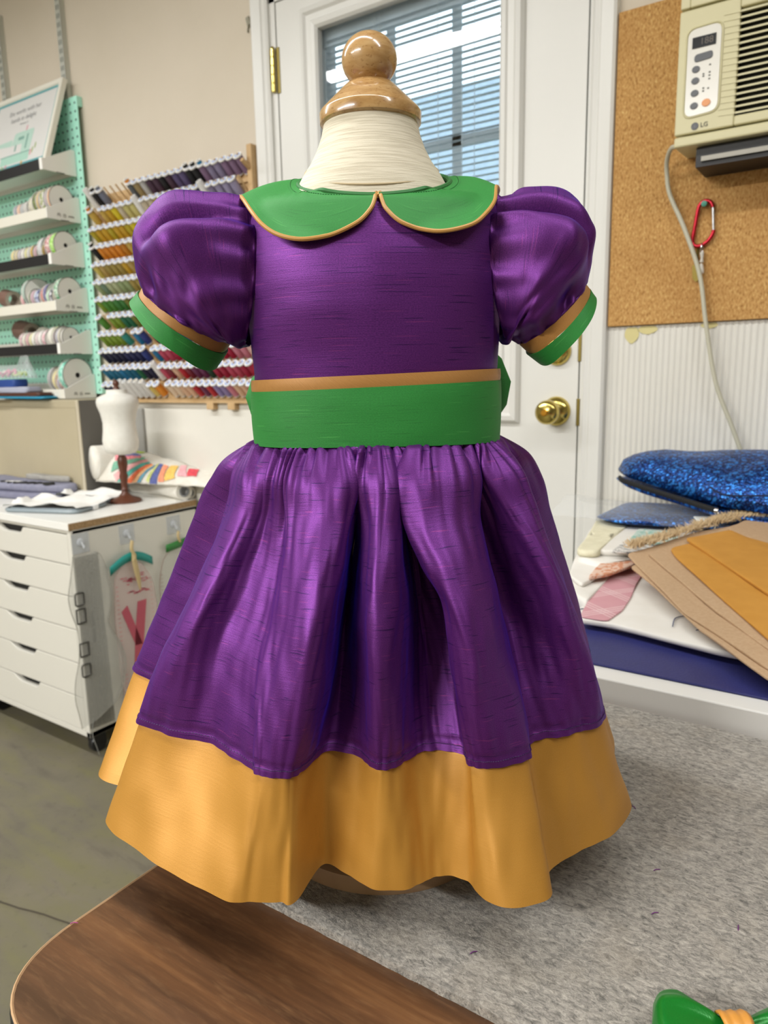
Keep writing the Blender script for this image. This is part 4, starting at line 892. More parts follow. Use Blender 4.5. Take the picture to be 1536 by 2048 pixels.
for k in range(150):
    yy_ = -0.465 + 0.06 * hrand(k, 2); z = (0.53 + 0.07 * hrand(k, 3)) if k < 70 else (0.16 + 0.33 * hrand(k, 5))
    b.box((x, yy_, z), (x + 0.0004, yy_ + 0.002 + 0.004 * hrand(k, 4), z + 0.0015))
b.build('markings', m_inkg, r1, smooth=False)
b = MB()
for k in range(16):
    z = 0.442 - 0.0058 * k; w = 0.010 * (0.6 + 0.6 * hrand(k, 9))
    if k == 8: continue
    b.box((x, -0.434 - w * 0.6, z), (x + 0.0006, -0.434 + w * 0.6, z + 0.0036))
b.build('maker_mark', m_ink, r1, smooth=False)
r2 = thing('french_curve', 'clear curved template ruler with four outlined slots hanging at the corner', 'ruler', (-1.784, 0, 0))
left = [(-0.478, 0.612), (-0.484, 0.58), (-0.494, 0.54), (-0.503, 0.50), (-0.498, 0.455), (-0.486, 0.41), (-0.484, 0.36), (-0.492, 0.31), (-0.507, 0.26), (-0.512, 0.21), (-0.506, 0.165), (-0.500, 0.120)]
right = [(-0.455, 0.128), (-0.405, 0.150), (-0.385, 0.160), (-0.357, 0.197), (-0.340, 0.268), (-0.354, 0.327), (-0.378, 0.372), (-0.387, 0.405), (-0.372, 0.450), (-0.369, 0.500), (-0.378, 0.550), (-0.393, 0.598), (-0.410, 0.612)]
LL = [(p.x, p.y) for p in ctrl([(a, c, 0) for a, c in left], 34)]; RR = [(p.x, p.y) for p in ctrl([(a, c, 0) for a, c in right], 36)]
b = MB(); sheet(b, list(reversed(LL + RR)), 0.0); b.build('blade', m_acry2, r2, smooth=False)
b = MB(); outline(b, LL, 0.0014, 0.0011, closed=False); outline(b, RR, 0.0014, 0.0010, closed=False)
outline(b, [(a * 0.93 - 0.03, c * 0.97 + 0.01) for a, c in RR[4:30]], 0.0014, 0.0006, closed=False); outline(b, [(a * 0.86 - 0.056, c * 0.94 + 0.02) for a, c in RR[4:30]], 0.0014, 0.0006, closed=False)
b.build('edges', mat('curve_edge', '#8f8c82', 0.3), r2)
b = MB()
for (z, hh, rd) in ((0.490, 0.018, 0.007), (0.442, 0.020, 0.001), (0.345, 0.019, 0.001), (0.284, 0.018, 0.007)):
    outline(b, round_poly([(-0.484, z - hh), (-0.458, z - hh), (-0.458, z + hh), (-0.484, z + hh)], rd, 4), 0.0030, 0.0024)
b.build('slot_outlines', m_ink, r2)
r3 = thing('hip_curve_ruler', 'pink printed clear ruler with a teal strap hanging on the drawer unit side', 'ruler', (-1.789, 0, 0))
pk = round_poly([(-0.362, 0.395), (-0.352, 0.520), (-0.320, 0.560), (-0.265, 0.556), (-0.222, 0.490), (-0.212, 0.390), (-0.240, 0.260), (-0.300, 0.080), (-0.345, 0.080), (-0.358, 0.230)], 0.03, 5)
b = MB(); sheet(b, list(reversed(pk)), 0.0); b.build('blade', m_pinkac, r3, smooth=False)
b = MB(); x = 0.0028
b.prism([(-0.330, 0.085), (-0.300, 0.085), (-0.272, 0.300), (-0.250, 0.432), (-0.282, 0.432), (-0.300, 0.330)], lambda a, c, k: (x + 0.0004 * k, a, c))
b.prism([(-0.300, 0.300), (-0.276, 0.300), (-0.318, 0.430), (-0.340, 0.415)], lambda a, c, k: (x + 0.0004 * k, a, c))
for k in range(40):
    yy_, z = (-0.335 + 0.09 * hrand(k, 1), 0.500 - 0.008 * (k % 3) + 0.02 * hrand(k, 4)) if k < 26 else (-0.325 + 0.08 * hrand(k, 1), 0.455 + 0.012 * hrand(k, 4))
    b.box((x, yy_, z), (x + 0.0004, yy_ + 0.006 + 0.012 * hrand(k, 6), z + 0.003))
for k in range(30):
    z = 0.10 + 0.0135 * k; yl = -0.352 if z > 0.23 else -0.345; b.box((x, yl, z), (x + 0.0004, yl + 0.008, z + 0.0014))
    yr = -0.228 if z > 0.36 else -0.228 - (0.36 - z) * 0.30; b.box((x, yr - 0.004, z), (x + 0.0004, yr, z + 0.0014))
b.build('markings', m_inkp, r3, smooth=False)
b = MB(); outline(b, pk, 0.0014, 0.0009); b.build('edges', mat('pink_edge', '#b79a92', 0.3), r3)
b = MB(); b.grid([[(0.004 + 0.004 * math.sin(PI * k / 12), -0.366 + 0.148 * k / 12, 0.556 + 0.030 * math.sin(PI * k / 12) - d) for k in range(13)] for d in (0, 0.026)])
b.build('teal_strap', mat('teal_ribbon', '#1e8f86', 0.5), r3, angle=180, solid=0.0012)
b = MB(); b.tube(ctrl([(0.012, -0.290, 0.620), (0.014, -0.296, 0.596), (0.015, -0.288, 0.575), (0.014, -0.294, 0.560)], 12), 0.0050, 8); b.tube(ctrl([(0.014, -0.292, 0.585), (0.015, -0.288, 0.545), (0.014, -0.280, 0.500), (0.013, -0.276, 0.468)], 14), [0.004, 0.006, 0.0075, 0.0085, 0.009, 0.009, 0.009, 0.0085, 0.008, 0.007, 0.006, 0.005, 0.0035, 0.002], 8, flat=0.4)
b.build('cream_tie', mat('cream_tie', '#c3ad7e', 0.7), r3)
r4 = thing('round_ended_ruler', 'clear ruler with a green strap half hidden behind the dress', 'ruler', (-1.789, 0, 0))
rp = round_poly([(-0.200, 0.30), (-0.196, 0.480), (-0.172, 0.550), (-0.110, 0.570), (-0.060, 0.540), (-0.050, 0.30)], 0.03, 6)
b = MB(); sheet(b, list(reversed(rp)), 0.0); b.build('blade', m_acry2, r4, smooth=False)
b = MB(); outline(b, rp, 0.0014, 0.0010)
for k in range(16): b.box((0.0028, -0.193, 0.31 + 0.012 * k), (0.0032, -0.183, 0.3115 + 0.012 * k))
b.build('markings', mat('brown_ink', '#8a6a60', 0.5), r4)
b = MB(); b.grid([[(0.004 + 0.003 * math.sin(PI * k / 8), -0.165 + 0.09 * k / 8, 0.580 + 0.012 * k / 8 - d) for k in range(9)] for d in (0, 0.024)]); b.build('green_strap', mat('green_ribbon', '#2f7a36', 0.5), r4, angle=180, solid=0.0012)
MB().tube(ctrl([(0.010, -0.118, 0.616), (0.012, -0.122, 0.598), (0.011, -0.115, 0.582)], 8), 0.004, 8).build('cream_tie', MATS['cream_tie'], r4)
o = MB().tube(ctrl([(-1.786, -0.462, 0.135), (-1.785, -0.470, 0.09), (-1.784, -0.462, 0.05), (-1.784, -0.455, 0.02)], 16), 0.0012, 6).build('loose_cord', mat('grey_cord', '#8d8d88', 0.5)); tag(o, 'thin grey cord dangling below the rulers in front of the castor', 'cord')

# ------------------------------------------------------------------ work table with the felt mat
TZ = 0.72
m_wood = mat('walnut_laminate', '#5a3a24', 0.28); t = NT(m_wood)
v = t.coord('Object', (2.0, 40, 1), (0, 0, R(-7))); v2 = t.coord('Object', (0.8, 9, 1), (0, 0, R(-7))); v3 = t.coord('Object', (60, 340, 1), (0, 0, R(-7)))
n1 = t.noise(v, 1.0, 5, 0.65, 0.25); n2 = t.noise(v2, 1.0, 3, 0.5, 0.3); n3 = t.noise(v3, 1.0, 2, 0.6)
c = t.ramp(n1, [(0.30, '#2f1e13'), (0.46, '#4e3523'), (0.60, '#66452c'), (0.75, '#7b5636')])
c = t.mix(t.math('MULTIPLY', t.ramp(n2, [(0.45, 0.0), (0.7, 1.0)]), 0.45), c, '#735233')
c = t.mix(t.math('MULTIPLY', t.ramp(n3, [(0.5, 0.0), (0.8, 1.0)]), 0.25), c, '#8d6a48')
t.color(c); t.bump(n3, 0.06, 0.0005)
wt = thing('work_table', 'brown wood grain work table with rounded black edged corner', 'table', (0, 0, 0))
TX0, TX1, TY0, TY1 = -0.4235, 1.35, -1.4275, -0.848
top = round_poly([(TX0, TY0), (TX1, TY0), (TX1, TY1), (TX0, TY1)], 0.070, 14)
b = MB(); b.prism(top, lambda a, c_, k: (a, c_, TZ - 0.004 + 0.004 * k)); b.build('table_top', m_wood, wt, smooth=False)
b = MB(); b.prism([(x + (0.0014 if x > 0.4 else -0.0014), y + (0.0014 if y > -1.1 else -0.0014)) for x, y in top], lambda a, c_, k: (a, c_, TZ - 0.030 + 0.0268 * k)); b.build('edge_band', mat('edge_black', '#17181a', 0.4), wt, smooth=False, bevel=0.003)
b = MB(); b.tube([(x, y, TZ - 0.0004) for x, y in top], 0.0011, 5, closed=True); b.build('worn_edge_line', mat('worn_edge', '#b3906a', 0.6), wt)
for x, y in ((TX0 + 0.12, TY0 + 0.10), (TX1 - 0.12, TY0 + 0.10), (TX0 + 0.12, TY1 - 0.10), (TX1 - 0.12, TY1 - 0.10)):
    MB().tube([(x, y, 0.0), (x, y, TZ - 0.03)], 0.019, 16).build('leg', mat('leg_black', '#1b1b1d', 0.4), wt)
m_felt = mat('grey_wool_felt', '#8d8a86', 0.95); t = NT(m_felt)
v = t.coord('Object', (1, 1.9, 1), (0, 0, R(14))); w_ = t.coord('Object')
n1 = t.noise(v, 170, 5, 0.8, 0.7); n2 = t.noise(w_, 22, 4, 0.6); n3 = t.noise(w_, 520, 3, 0.7)
c = t.ramp(n1, [(0.30, '#474440'), (0.42, '#7c7871'), (0.55, '#a39d94'), (0.74, '#c8c1b6')])
c = t.mix(t.math('MULTIPLY', t.ramp(n2, [(0.5, 0.0), (0.78, 1.0)]), 0.35), c, '#a69a88')
c = t.mix(t.math('MULTIPLY', t.ramp(n3, [(0.55, 0.0), (0.75, 1.0)]), 0.35), c, '#55524e')
t.color(c); t.bump(t.math('ADD', n1, n3), 0.5, 0.002); t.b.inputs['Sheen Weight'].default_value = 0.2
fm = []
for k in range(220): fm.append((-0.395 + 1.70 * k / 219, -1.2765 + 0.0012 * wob(k * 0.9, 3) + 0.0008 * wob(k * 2.7, 9)))
fm += [(1.305, -0.8525), (-0.395, -0.8525)]
b = MB(); b.prism(fm, lambda a, c_, k: (a, c_, TZ + 0.0001 + 0.0058 * k))
o = b.build('felt_mat', m_felt, smooth=False); tag(o, 'thick grey wool felt pressing mat covering the wood table', 'felt mat')
# lint fibres standing along the cut edge of the felt
b = MB()
for k in range(2600):
    x = -0.39 + 0.95 * hrand(k, 1); y = -1.2765 + 0.002 * hrand(k, 2); z = TZ + 0.0008 + 0.005 * hrand(k, 3)
    d = Vector((hrand(k, 4) - 0.5, -0.9 * hrand(k, 5), 0.7 * (hrand(k, 6) - 0.25))).normalized() * (0.0015 + 0.0028 * hrand(k, 7))
    p = Vector((x, y, max(z, TZ + 0.0006))); q = p + d; q.z = max(q.z, TZ + 0.0004); s_ = Vector((0.00018, 0, 0.0001)); k0 = len(b.v); b.v.extend((p - s_, p + s_, q)); b.face((k0, k0 + 1, k0 + 2))
o = b.build('felt_fuzz', m_felt, smooth=False); tag(o, 'woolly fuzz along the cut front edge of the grey felt mat', 'fuzz', kind='stuff')
SN = [(-0.140, -1.035, 'purple thread snip on the felt just right of the hem'), (-0.108, -1.105, 'purple thread snip on the felt between the hem and the green bow'), (-0.098, -1.150, 'purple thread snip on the felt nearest above the green bow'), (-0.048, -1.135, 'purple thread snip on the felt at the right edge'),
      (-0.236, -0.873, 'purple thread snip on the felt beside the white table edge'), (-0.183, -1.245, 'purple thread snip at the front edge of the felt'), (-0.423, -1.362, 'pink thread snip on the rim of the wood table')]
for k, (x, y, lab) in enumerate(SN):
    z = TZ + (0.0062 if k < 6 else 0.0012); a = hrand(k, 8) * 3
    p = [Vector((x, y, z)), Vector((x + 0.002 * math.cos(a), y + 0.002 * math.sin(a), z + 0.0008)), Vector((x + 0.005 * math.cos(a), y + 0.005 * math.sin(a), z))]
    o = MB().tube(p, 0.00035, 5).build('thread_snip', mat('purple_snip', '#6a2a72', 0.6) if k < 6 else mat('pink_snip', '#a0407a', 0.6)); tag(o, lab, 'thread', 'thread snips on the table')

# ------------------------------------------------------------------ white side table with fabrics
sd = thing('side_table', 'white edged side table carrying the blue mat and fabric piles', 'table', (0, 0, 0))
SX0, SX1, SY0, SY1 = -0.405, 1.30, -0.8455, -0.03
b = MB(); b.box((SX0, SY0, 0.718), (SX1, SY1, 0.7500)); b.build('table_top', mat('side_white', '#e4e3df', 0.35), sd, smooth=False, bevel=0.0015)
for x, y in ((SX0 + 0.05, SY0 + 0.06), (SX1 - 0.05, SY0 + 0.06), (SX0 + 0.05, SY1 - 0.05), (SX1 - 0.05, SY1 - 0.05)): MB().box((x - 0.02, y - 0.02, 0), (x + 0.02, y + 0.02, 0.719)).build('leg', MATS['side_white'], sd, smooth=False)
m_blue = mottled('blue_vinyl', '#2c2f6c', '#292c66', 30, 0.5, 0.35, 420)
o = MB().box((SX0 + 0.01, SY0 + 0.030, 0.7502), (SX1 - 0.01, SY1 - 0.02, 0.7530)).build('blue_mat', m_blue, smooth=False, bevel=0.001); tag(o, 'dark blue vinyl mat on the white side table', 'mat')
def fabric(name, lab, poly, z0, z1, m, rnd_=0.012, amp=0.0015, puff=0.002, seed=0.0, group=None):
    b = MB(); soft_slab(b, dens(round_poly(poly, rnd_, 4), 0.010), z0, z1, puff, seed, amp)
    return tag(b.build(name, m, angle=180), lab, 'fabric', group)
def print_mat(name, ground, ink, sc, thr=0.6, dist=0.0):
    if name in MATS: return MATS[name]
    m = mat(name, ground, 0.85); t = NT(m); n = t.noise(t.coord('Object', sc), 1.0, 2, 0.5, dist)
    t.color(t.mix(t.ramp(n, [(thr - 0.03, 0.0), (thr + 0.02, 1.0)]), ground, ink)); return m
m_wht = mottled('white_cotton', '#e9e6e0', '#e1ddd5', 12, 0.85); m_crm = mottled('cream_towelling', '#e4dfc4', '#d9d3b6', 60, 0.95, 0.4, 300)
m_tan = mottled('tan_linen', '#bd9f7e', '#b59674', 240, 0.9, 0.15, 700); m_gold = mottled('gold_cotton', '#c58d38', '#bf8733', 40, 0.8, 0.08, 500)
fabric('folded_fabric', 'lowest white folded fabric with grey print at the bottom of the pile', [(-0.325, -0.690), (-0.125, -0.715), (0.35, -0.76), (0.35, -0.10), (-0.30, -0.10)], 0.7532, 0.7600, print_mat('grey_print', '#dcd9d4', '#6f6d78', (90, 90, 90), 0.60), seed=1)
hk_ = [(-0.302, -0.716), (-0.262, -0.712), (-0.130, -0.742), (0.10, -0.745), (0.14, -0.30), (-0.315, -0.38), (-0.345, -0.46)]
hz = fabric('handkerchief', 'white handkerchief with pink plaid border and stitched outline drawing', hk_, 0.7602, 0.7675, m_wht, 0.01, 0.001, seed=2)
m_plaid = mat('pink_plaid', '#c9828e', 0.85); t = NT(m_plaid); v = t.coord('Object', (1, 1, 1), (0, 0, R(35))); s_ = t.n('ShaderNodeSeparateXYZ'); t.l(v, s_.inputs[0])
fx_ = t.math('LESS_THAN', t.math('ABSOLUTE', t.math('SUBTRACT', t.math('FRACT', t.math('MULTIPLY', s_.outputs[0], 16.0)), 0.5)), 0.16); fy_ = t.math('LESS_THAN', t.math('ABSOLUTE', t.math('SUBTRACT', t.math('FRACT', t.math('MULTIPLY', s_.outputs[1], 16.0)), 0.5)), 0.16)
f3_ = t.math('LESS_THAN', t.math('FRACT', t.math('MULTIPLY', s_.outputs[0], 160.0)), 0.4); f4_ = t.math('LESS_THAN', t.math('FRACT', t.math('MULTIPLY', s_.outputs[1], 160.0)), 0.4)
c = t.mix(t.math('MULTIPLY', t.math('MULTIPLY', fx_, f3_), 0.55), '#c88f98', '#ead6d6'); c = t.mix(t.math('MULTIPLY', t.math('MULTIPLY', fy_, f4_), 0.5), c, '#ecdada'); c = t.mix(t.math('MULTIPLY', t.noise(v, 40, 2), 0.35), c, '#dcb4b8'); t.color(c)
b = MB(); soft_slab(b, dens(round_poly([(-0.301, -0.714), (-0.266, -0.712), (-0.262, -0.66), (-0.268, -0.60), (-0.280, -0.53), (-0.290, -0.44), (-0.335, -0.44), (-0.334, -0.50), (-0.322, -0.60)], 0.008, 4), 0.008), 0.7677, 0.7698, 0.001, 3, 0.0008); b.build('plaid_border', m_plaid, hz, angle=180)
b = MB(); 
for pts in ([(-0.192, -0.690), (-0.196, -0.655), (-0.182, -0.640), (-0.168, -0.665)], [(-0.168, -0.668), (-0.150, -0.650), (-0.120, -0.655), (-0.104, -0.675)], [(-0.165, -0.690), (-0.150, -0.672), (-0.128, -0.676), (-0.140, -0.690)]):
    b.tube(ctrl([(x, y, 0.7690) for x, y in pts], 22), 0.0007, 5)
b.build('stitched_outline', mat('stitch_blue', '#5f6480', 0.8), hz)
fabric('folded_fabric', 'white ribbed edge fabric next to the pink plaid handkerchief', [(-0.400, -0.45), (-0.350, -0.620), (-0.312, -0.655), (-0.330, -0.42), (-0.365, -0.36)], 0.7533, 0.7720, m_wht, 0.012, 0.003, 0.005, 5)
fabric('folded_fabric', 'thin white fabric whose ribbed hem pokes out left of the peach strip', [(-0.405, -0.44), (-0.372, -0.56), (-0.338, -0.60), (-0.325, -0.42), (-0.37, -0.34)], 0.7722, 0.7785, m_wht, 0.012, 0.003, 0.003, 17)
fabric('folded_fabric', 'peach frayed strip between the white fabrics and the pink plaid border', [(-0.337, -0.575), (-0.318, -0.545), (-0.300, -0.470), (-0.315, -0.40), (-0.350, -0.44), (-0.345, -0.52)], 0.7787, 0.7835, print_mat('peach_print', '#dfc0ad', '#d0906f', (160, 90, 90), 0.50), 0.006, 0.002, 0.001, 6)
fabric('folded_fabric', 'wide white folded fabric lying lowest under the cream towelling', [(-0.395, -0.47), (-0.345, -0.500), (-0.31, -0.445), (0.10, -0.40), (0.10, -0.08), (-0.42, -0.08), (-0.445, -0.25)], 0.7690, 0.7860, m_wht, 0.02, 0.003, 0.006, 7)
fabric('folded_fabric', 'cream towelling piece at the left of the fabric pile beside the dress', [(-0.390, -0.480), (-0.357, -0.475), (-0.375, -0.22), (-0.440, -0.22)], 0.7862, 0.7985, m_crm, 0.02, 0.003, 0.005, 4)
fabric('folded_fabric', 'white folded fabric under the bagged blue sequins', [(-0.366, -0.46), (-0.300, -0.430), (-0.20, -0.30), (0.10, -0.30), (0.10, -0.07), (-0.43, -0.07), (-0.425, -0.27)], 0.7864, 0.7965, m_wht, 0.02, 0.003, 0.004, 18)
fabric('folded_fabric', 'white fabric with grey lettered print next to the mint print', [(-0.337, -0.470), (-0.340, -0.375), (-0.268, -0.325), (-0.250, -0.395), (-0.295, -0.455)], 0.7967, 0.8000, print_mat('line_print', '#dedbd6', '#7f7e7c', (90, 260, 90), 0.54, 1.0), 0.006, 0.001, 0.001, 8)
fabric('folded_fabric', 'mint printed fabric peeping out above the tan pieces', [(-0.331, -0.395), (-0.343, -0.290), (-0.285, -0.285), (-0.258, -0.345), (-0.290, -0.400)], 0.8002, 0.8030, print_mat('mint_print', '#cfd8d0', '#93bdb0', (190, 190, 190), 0.50), 0.010, 0.001, 0.001, 9)
# tan and gold pieces fanned over the slope of the pile
def fan_piece(lab, poly, off, th, m, rnd_, seed, group):
    b = MB(); soft_slab(b, dens(round_poly(poly, rnd_, 4), 0.010), 0.0, th, 0.0012, seed, 0.0010)
    for v_ in b.v: v_.z += 0.772 + off + 0.09 * (v_.y + 0.78) + 0.0015 * wob(v_.x * 9, v_.y * 9, seed)
    tag(b.build('cut_fabric', m, angle=180), lab, 'fabric', group)
fan_piece('lowest tan linen piece, its edge showing along the front of the fan', [(-0.287, -0.537), (-0.236, -0.602), (-0.155, -0.720), (-0.072, -0.812), (-0.045, -0.826), (0.06, -0.80), (-0.02, -0.466), (-0.181, -0.290), (-0.239, -0.377)], 0.000, 0.0032, m_tan, 0.006, 10, 'tan linen pieces')
fan_piece('second tan linen piece up, with a rounded tip near the plaid border', [(-0.306, -0.492), (-0.283, -0.529), (-0.180, -0.684), (-0.075, -0.795), (-0.045, -0.815), (0.06, -0.78), (-0.02, -0.460), (-0.183, -0.275), (-0.238, -0.347), (-0.283, -0.449)], 0.0035, 0.0032, m_tan, 0.010, 11, 'tan linen pieces')
fan_piece('topmost tan linen piece lying under the gold fabrics', [(-0.275, -0.490), (-0.145, -0.675), (-0.080, -0.754), (-0.035, -0.800), (0.06, -0.76), (-0.02, -0.470), (-0.182, -0.285), (-0.230, -0.387)], 0.007, 0.0030, m_tan, 0.006, 12, 'tan linen pieces')
fan_piece('lower mustard gold fabric piece of the two gold ones', [(-0.250, -0.464), (-0.233, -0.500), (-0.200, -0.553), (-0.083, -0.737), (-0.040, -0.790), (0.06, -0.70), (-0.02, -0.455), (-0.184, -0.355)], 0.0105, 0.0032, m_gold, 0.012, 13, 'gold fabric pieces')
fan_piece('upper mustard gold fabric piece on top of the fan', [(-0.237, -0.421), (-0.185, -0.353), (-0.123, -0.416), (-0.039, -0.507), (0.03, -0.60), (-0.006, -0.720), (-0.099, -0.611)], 0.0142, 0.0040, m_gold, 0.006, 14, 'gold fabric pieces')
fan_piece('plain tan piece in the right background behind the gold fabric', [(-0.192, -0.333), (-0.177, -0.275), (-0.148, -0.250), (0.02, -0.274), (0.02, -0.470), (-0.039, -0.486), (-0.125, -0.396)], 0.0105, 0.0030, m_tan, 0.006, 15, 'tan linen pieces')
b = MB(); FP = ctrl([(-0.303, -0.484, 0), (-0.264, -0.414, 0), (-0.211, -0.300, 0), (-0.182, -0.268, 0), (-0.150, -0.252, 0)], 60)
for k in range(2400):
    u = hrand(k, 1) * 58.99; i = int(u); A = FP[i].lerp(FP[i + 1], u - i)
    p = Vector((A.x + 0.016 * (hrand(k, 2) - 0.55), A.y + 0.022 * (hrand(k, 3) - 0.3), 0)); p.z = 0.7830 + 0.09 * (p.y + 0.78) + 0.006 * hrand(k, 4)
    d = Vector((-0.7 + hrand(k, 5) * 1.1, 0.9 * (hrand(k, 6) - 0.25), 0.9 * hrand(k, 7))).normalized() * 0.012; s_ = Vector((0.0007, -0.0006, 0)); k0 = len(b.v)
    b.v.extend((p - s_, p + s_, p + d * 0.6 + Vector((0, 0, 0.0015)), p + d)); b.face((k0, k0 + 1, k0 + 2)); b.face((k0 + 1, k0 + 3, k0 + 2))
o = b.build('frayed_fringe', mottled('fringe_tan', '#dcc7a2', '#cbae82', 300, 0.9), smooth=False); tag(o, 'frayed tan thread fringe along the back edge of the tan pieces', 'fringe', kind='stuff')
o = fabric('paper_slip', 'small white paper slip under the sequin pouch zipper', [(-0.245, -0.290), (-0.190, -0.250), (-0.205, -0.215), (-0.262, -0.245)], 0.8225, 0.8250, mat('tissue', '#e6e8e2', 0.7), 0.004, 0.0010, 0.001, 16); o['category'] = 'paper'

# sequin pouch and the bagged one below it
m_seq = mat('blue_sequins', '#0d3f8c', 0.30, 0.55); t = NT(m_seq)
vo = t.n('ShaderNodeTexVoronoi', feature='F1'); t.l(t.coord('UV', (230, 230, 230)), vo.inputs['Vector']); vo.inputs['Scale'].default_value = 1.0
d1 = vo.outputs['Distance']; cc = vo.outputs['Color']
c = t.mix(t.ramp(d1, [(0.30, 0.0), (0.55, 1.0)]), '#1653a8', '#07265c'); s_ = t.n('ShaderNodeSeparateColor'); t.l(cc, s_.inputs[0])
c = t.mix(t.math('GREATER_THAN', s_.outputs[0], 0.78), c, '#2f7fd6'); t.color(c)
t.bump(t.math('ADD', t.math('MULTIPLY', d1, 0.8), s_.outputs[1]), 0.6, 0.002)
def pillow(mb, outline_pts, zc, up, down, nr=9, seed=0):
    """closed cushion over an outline: rim at height zc(x, y)"""
    L = len(outline_pts); cx = sum(p[0] for p in outline_pts) / L; cy = sum(p[1] for p in outline_pts) / L
    rows = []
    for k in range(-nr, nr + 1):
        f = abs(k) / nr; q = 1 - f ** 1.6 if k else 1.0; h = (math.sin(f * PI / 2)) ** 0.75
        rows.append([])
        for x, y in outline_pts:
            X, Y = cx + (x - cx) * q, cy + (y - cy) * q
            rows[-1].append((X, Y, zc(X, Y) + (up if k > 0 else -down) * h * (1 + 0.18 * wob(X * 11 + seed, Y * 11, k * 0.02))))
    k0 = len(mb.v); n0 = len(mb.f); mb.grid(rows, cu=True)
    mb.face([k0 + i for i in reversed(range(L))]); mb.face([k0 + 2 * nr * L + i for i in range(L)])
    for fi in range(n0, len(mb.f)): mb.uv[fi] = [(mb.v[i].x, mb.v[i].y + mb.v[i].z) for i in mb.f[fi]]
bagz = thing('bagged_pouch', 'blue sequin piece in a clear plastic bag under the sequin pouch', 'bagged fabric', (0, 0, 0))
b = MB(); pillow(b, dens(round_poly([(-0.434, -0.255), (-0.390, -0.284), (-0.25, -0.250), (-0.12, -0.235), (0.15, -0.20), (0.15, -0.06), (-0.43, -0.08)], 0.02, 5), 0.012), lambda x, y: 0.8085, 0.014, 0.010, seed=4); b.build('sequin_fabric', m_seq, bagz, angle=180)
b = MB(); P = []
for j in range(12):
    v = j / 11; P.append([])
    for i in range(40):
        u = i / 39; x = -0.505 + 0.60 * u; y = -0.292 + 0.05 * u + 0.15 * v
        P[-1].append((x + 0.01 * wob(u * 8, v * 6), y, 0.800 + 0.030 * math.sin(PI * min(1, v * 1.0 + 0.05)) ** 0.5 + 0.006 * wob(u * 16, v * 7, 5) + (0.018 * (1 - u * 4) * v if u < 0.25 else 0)))
b.grid(P); b.build('film', mat('clear_film', '#e8eef2', 0.06, 0.0, Alpha=0.13), bagz, angle=180)
ph = thing('sequin_pouch', 'puffy blue sequin zipper pouch on the fabric pile below the power cord', 'pouch', (0, 0, 0))
pz = lambda x, y: 0.868 - 0.16 * (x + 0.30) * (1 if x > -0.44 else 1) * 0.55 + 0.10 * (y + 0.15)
upper = dens(round_poly([(-0.432, -0.125), (-0.405, -0.165), (-0.215, -0.265), (-0.160, -0.262), (0.16, -0.30), (0.20, -0.07), (-0.32, -0.060), (-0.44, -0.095)], 0.03, 5), 0.010)
lower = dens(round_poly([(-0.436, -0.140), (-0.405, -0.180), (-0.215, -0.272), (0.16, -0.30), (0.20, -0.07), (-0.36, -0.07)], 0.02, 5), 0.010)
b = MB(); pillow(b, upper, pz, 0.074, 0.004, seed=1); b.build('upper_panel', m_seq, ph, angle=180)
b = MB(); pillow(b, lower, lambda x, y: pz(x, y) - 0.010, 0.004, 0.026, seed=2); b.build('lower_panel', m_seq, ph, angle=180)
b = MB(); zp = [(-0.418, -0.152), (-0.403, -0.172), (-0.345, -0.205), (-0.280, -0.238), (-0.222, -0.268)]
pth = ctrl([(x - 0.001, y - 0.004, pz(x, y) - 0.006) for x, y in zp], 40); b.tube(pth, 0.0052, 8, flat=0.7)
b.build('zipper_tape', mat('zipper_black', '#0e0f12', 0.6), ph)
b = MB(); e = pth[-1]; b.lathe([(0, -0.004), (0.005, -0.003), (0.005, 0.003), (0, 0.004)], 14, tuple(e + Vector((0.003, -0.003, 0))), axis='x')
b.tube(ctrl([tuple(e + Vector(q)) for q in ((0.004, -0.006, 0.0), (0.008, -0.008, -0.008), (0.006, -0.009, -0.024), (0.003, -0.008, -0.030), (0.005, -0.007, -0.020), (0.004, -0.006, -0.004))], 20), 0.0013, 6)
b.build('zipper_pull', m_chrome, ph)
b = MB(); b.tube(ctrl([tuple(Vector((x, y, pz(x, y) + dz))) for x, y, dz in ((-0.235, -0.262, 0.030), (-0.205, -0.268, 0.022), (-0.120, -0.272, 0.036), (0.0, -0.262, 0.046), (0.10, -0.245, 0.052))], 30), 0.0016, 6); b.build('seam', mat('seam_navy', '#0a1c44', 0.6), ph)

# ------------------------------------------------------------------ dress form and dress
DO, DR = (-0.306, -1.157, 0.7262), (0, 0, R(34.2))
m_wood2 = mat('varnished_wood', '#b98a52', 0.22, 0.0, Coat_Weight=0.5, Coat_Roughness=0.08); t = NT(m_wood2)
v = t.coord('Object', (1, 1, 3.5), (0.5, 0.9, 0)); n1 = t.noise(v, 36, 4, 0.6, 0.8); n2 = t.noise(t.coord('Object', (1, 1, 2), (0.4, 0.8, 0.3)), 330, 2, 0.6)
c = t.ramp(n1, [(0.30, '#98703f'), (0.5, '#b48d5a'), (0.72, '#c6a472')])
c = t.mix(t.math('MULTIPLY', t.ramp(n2, [(0.60, 0.0), (0.68, 1.0)]), 0.45), c, '#80522a'); t.color(c)
m_lin = mat('form_jersey', '#ddd3bd', 0.9); t = NT(m_lin)
n1 = t.noise(t.coord('Object', (34, 34, 900)), 1.0, 2, 0.6); n2 = t.noise(t.coord('Object'), 900, 2)
t.color(t.mix(t.math('MULTIPLY', t.ramp(n1, [(0.40, 1.0), (0.56, 0.0)]), 0.42), '#e0d7c2', '#b3a78f')); t.bump(t.math('ADD', n1, t.math('MULTIPLY', n2, 0.4)), 0.35, 0.0008)
df = thing('dress_form', 'child size dress form with linen neck and round wooden knob standing on the felt', 'dress form', DO, DR)
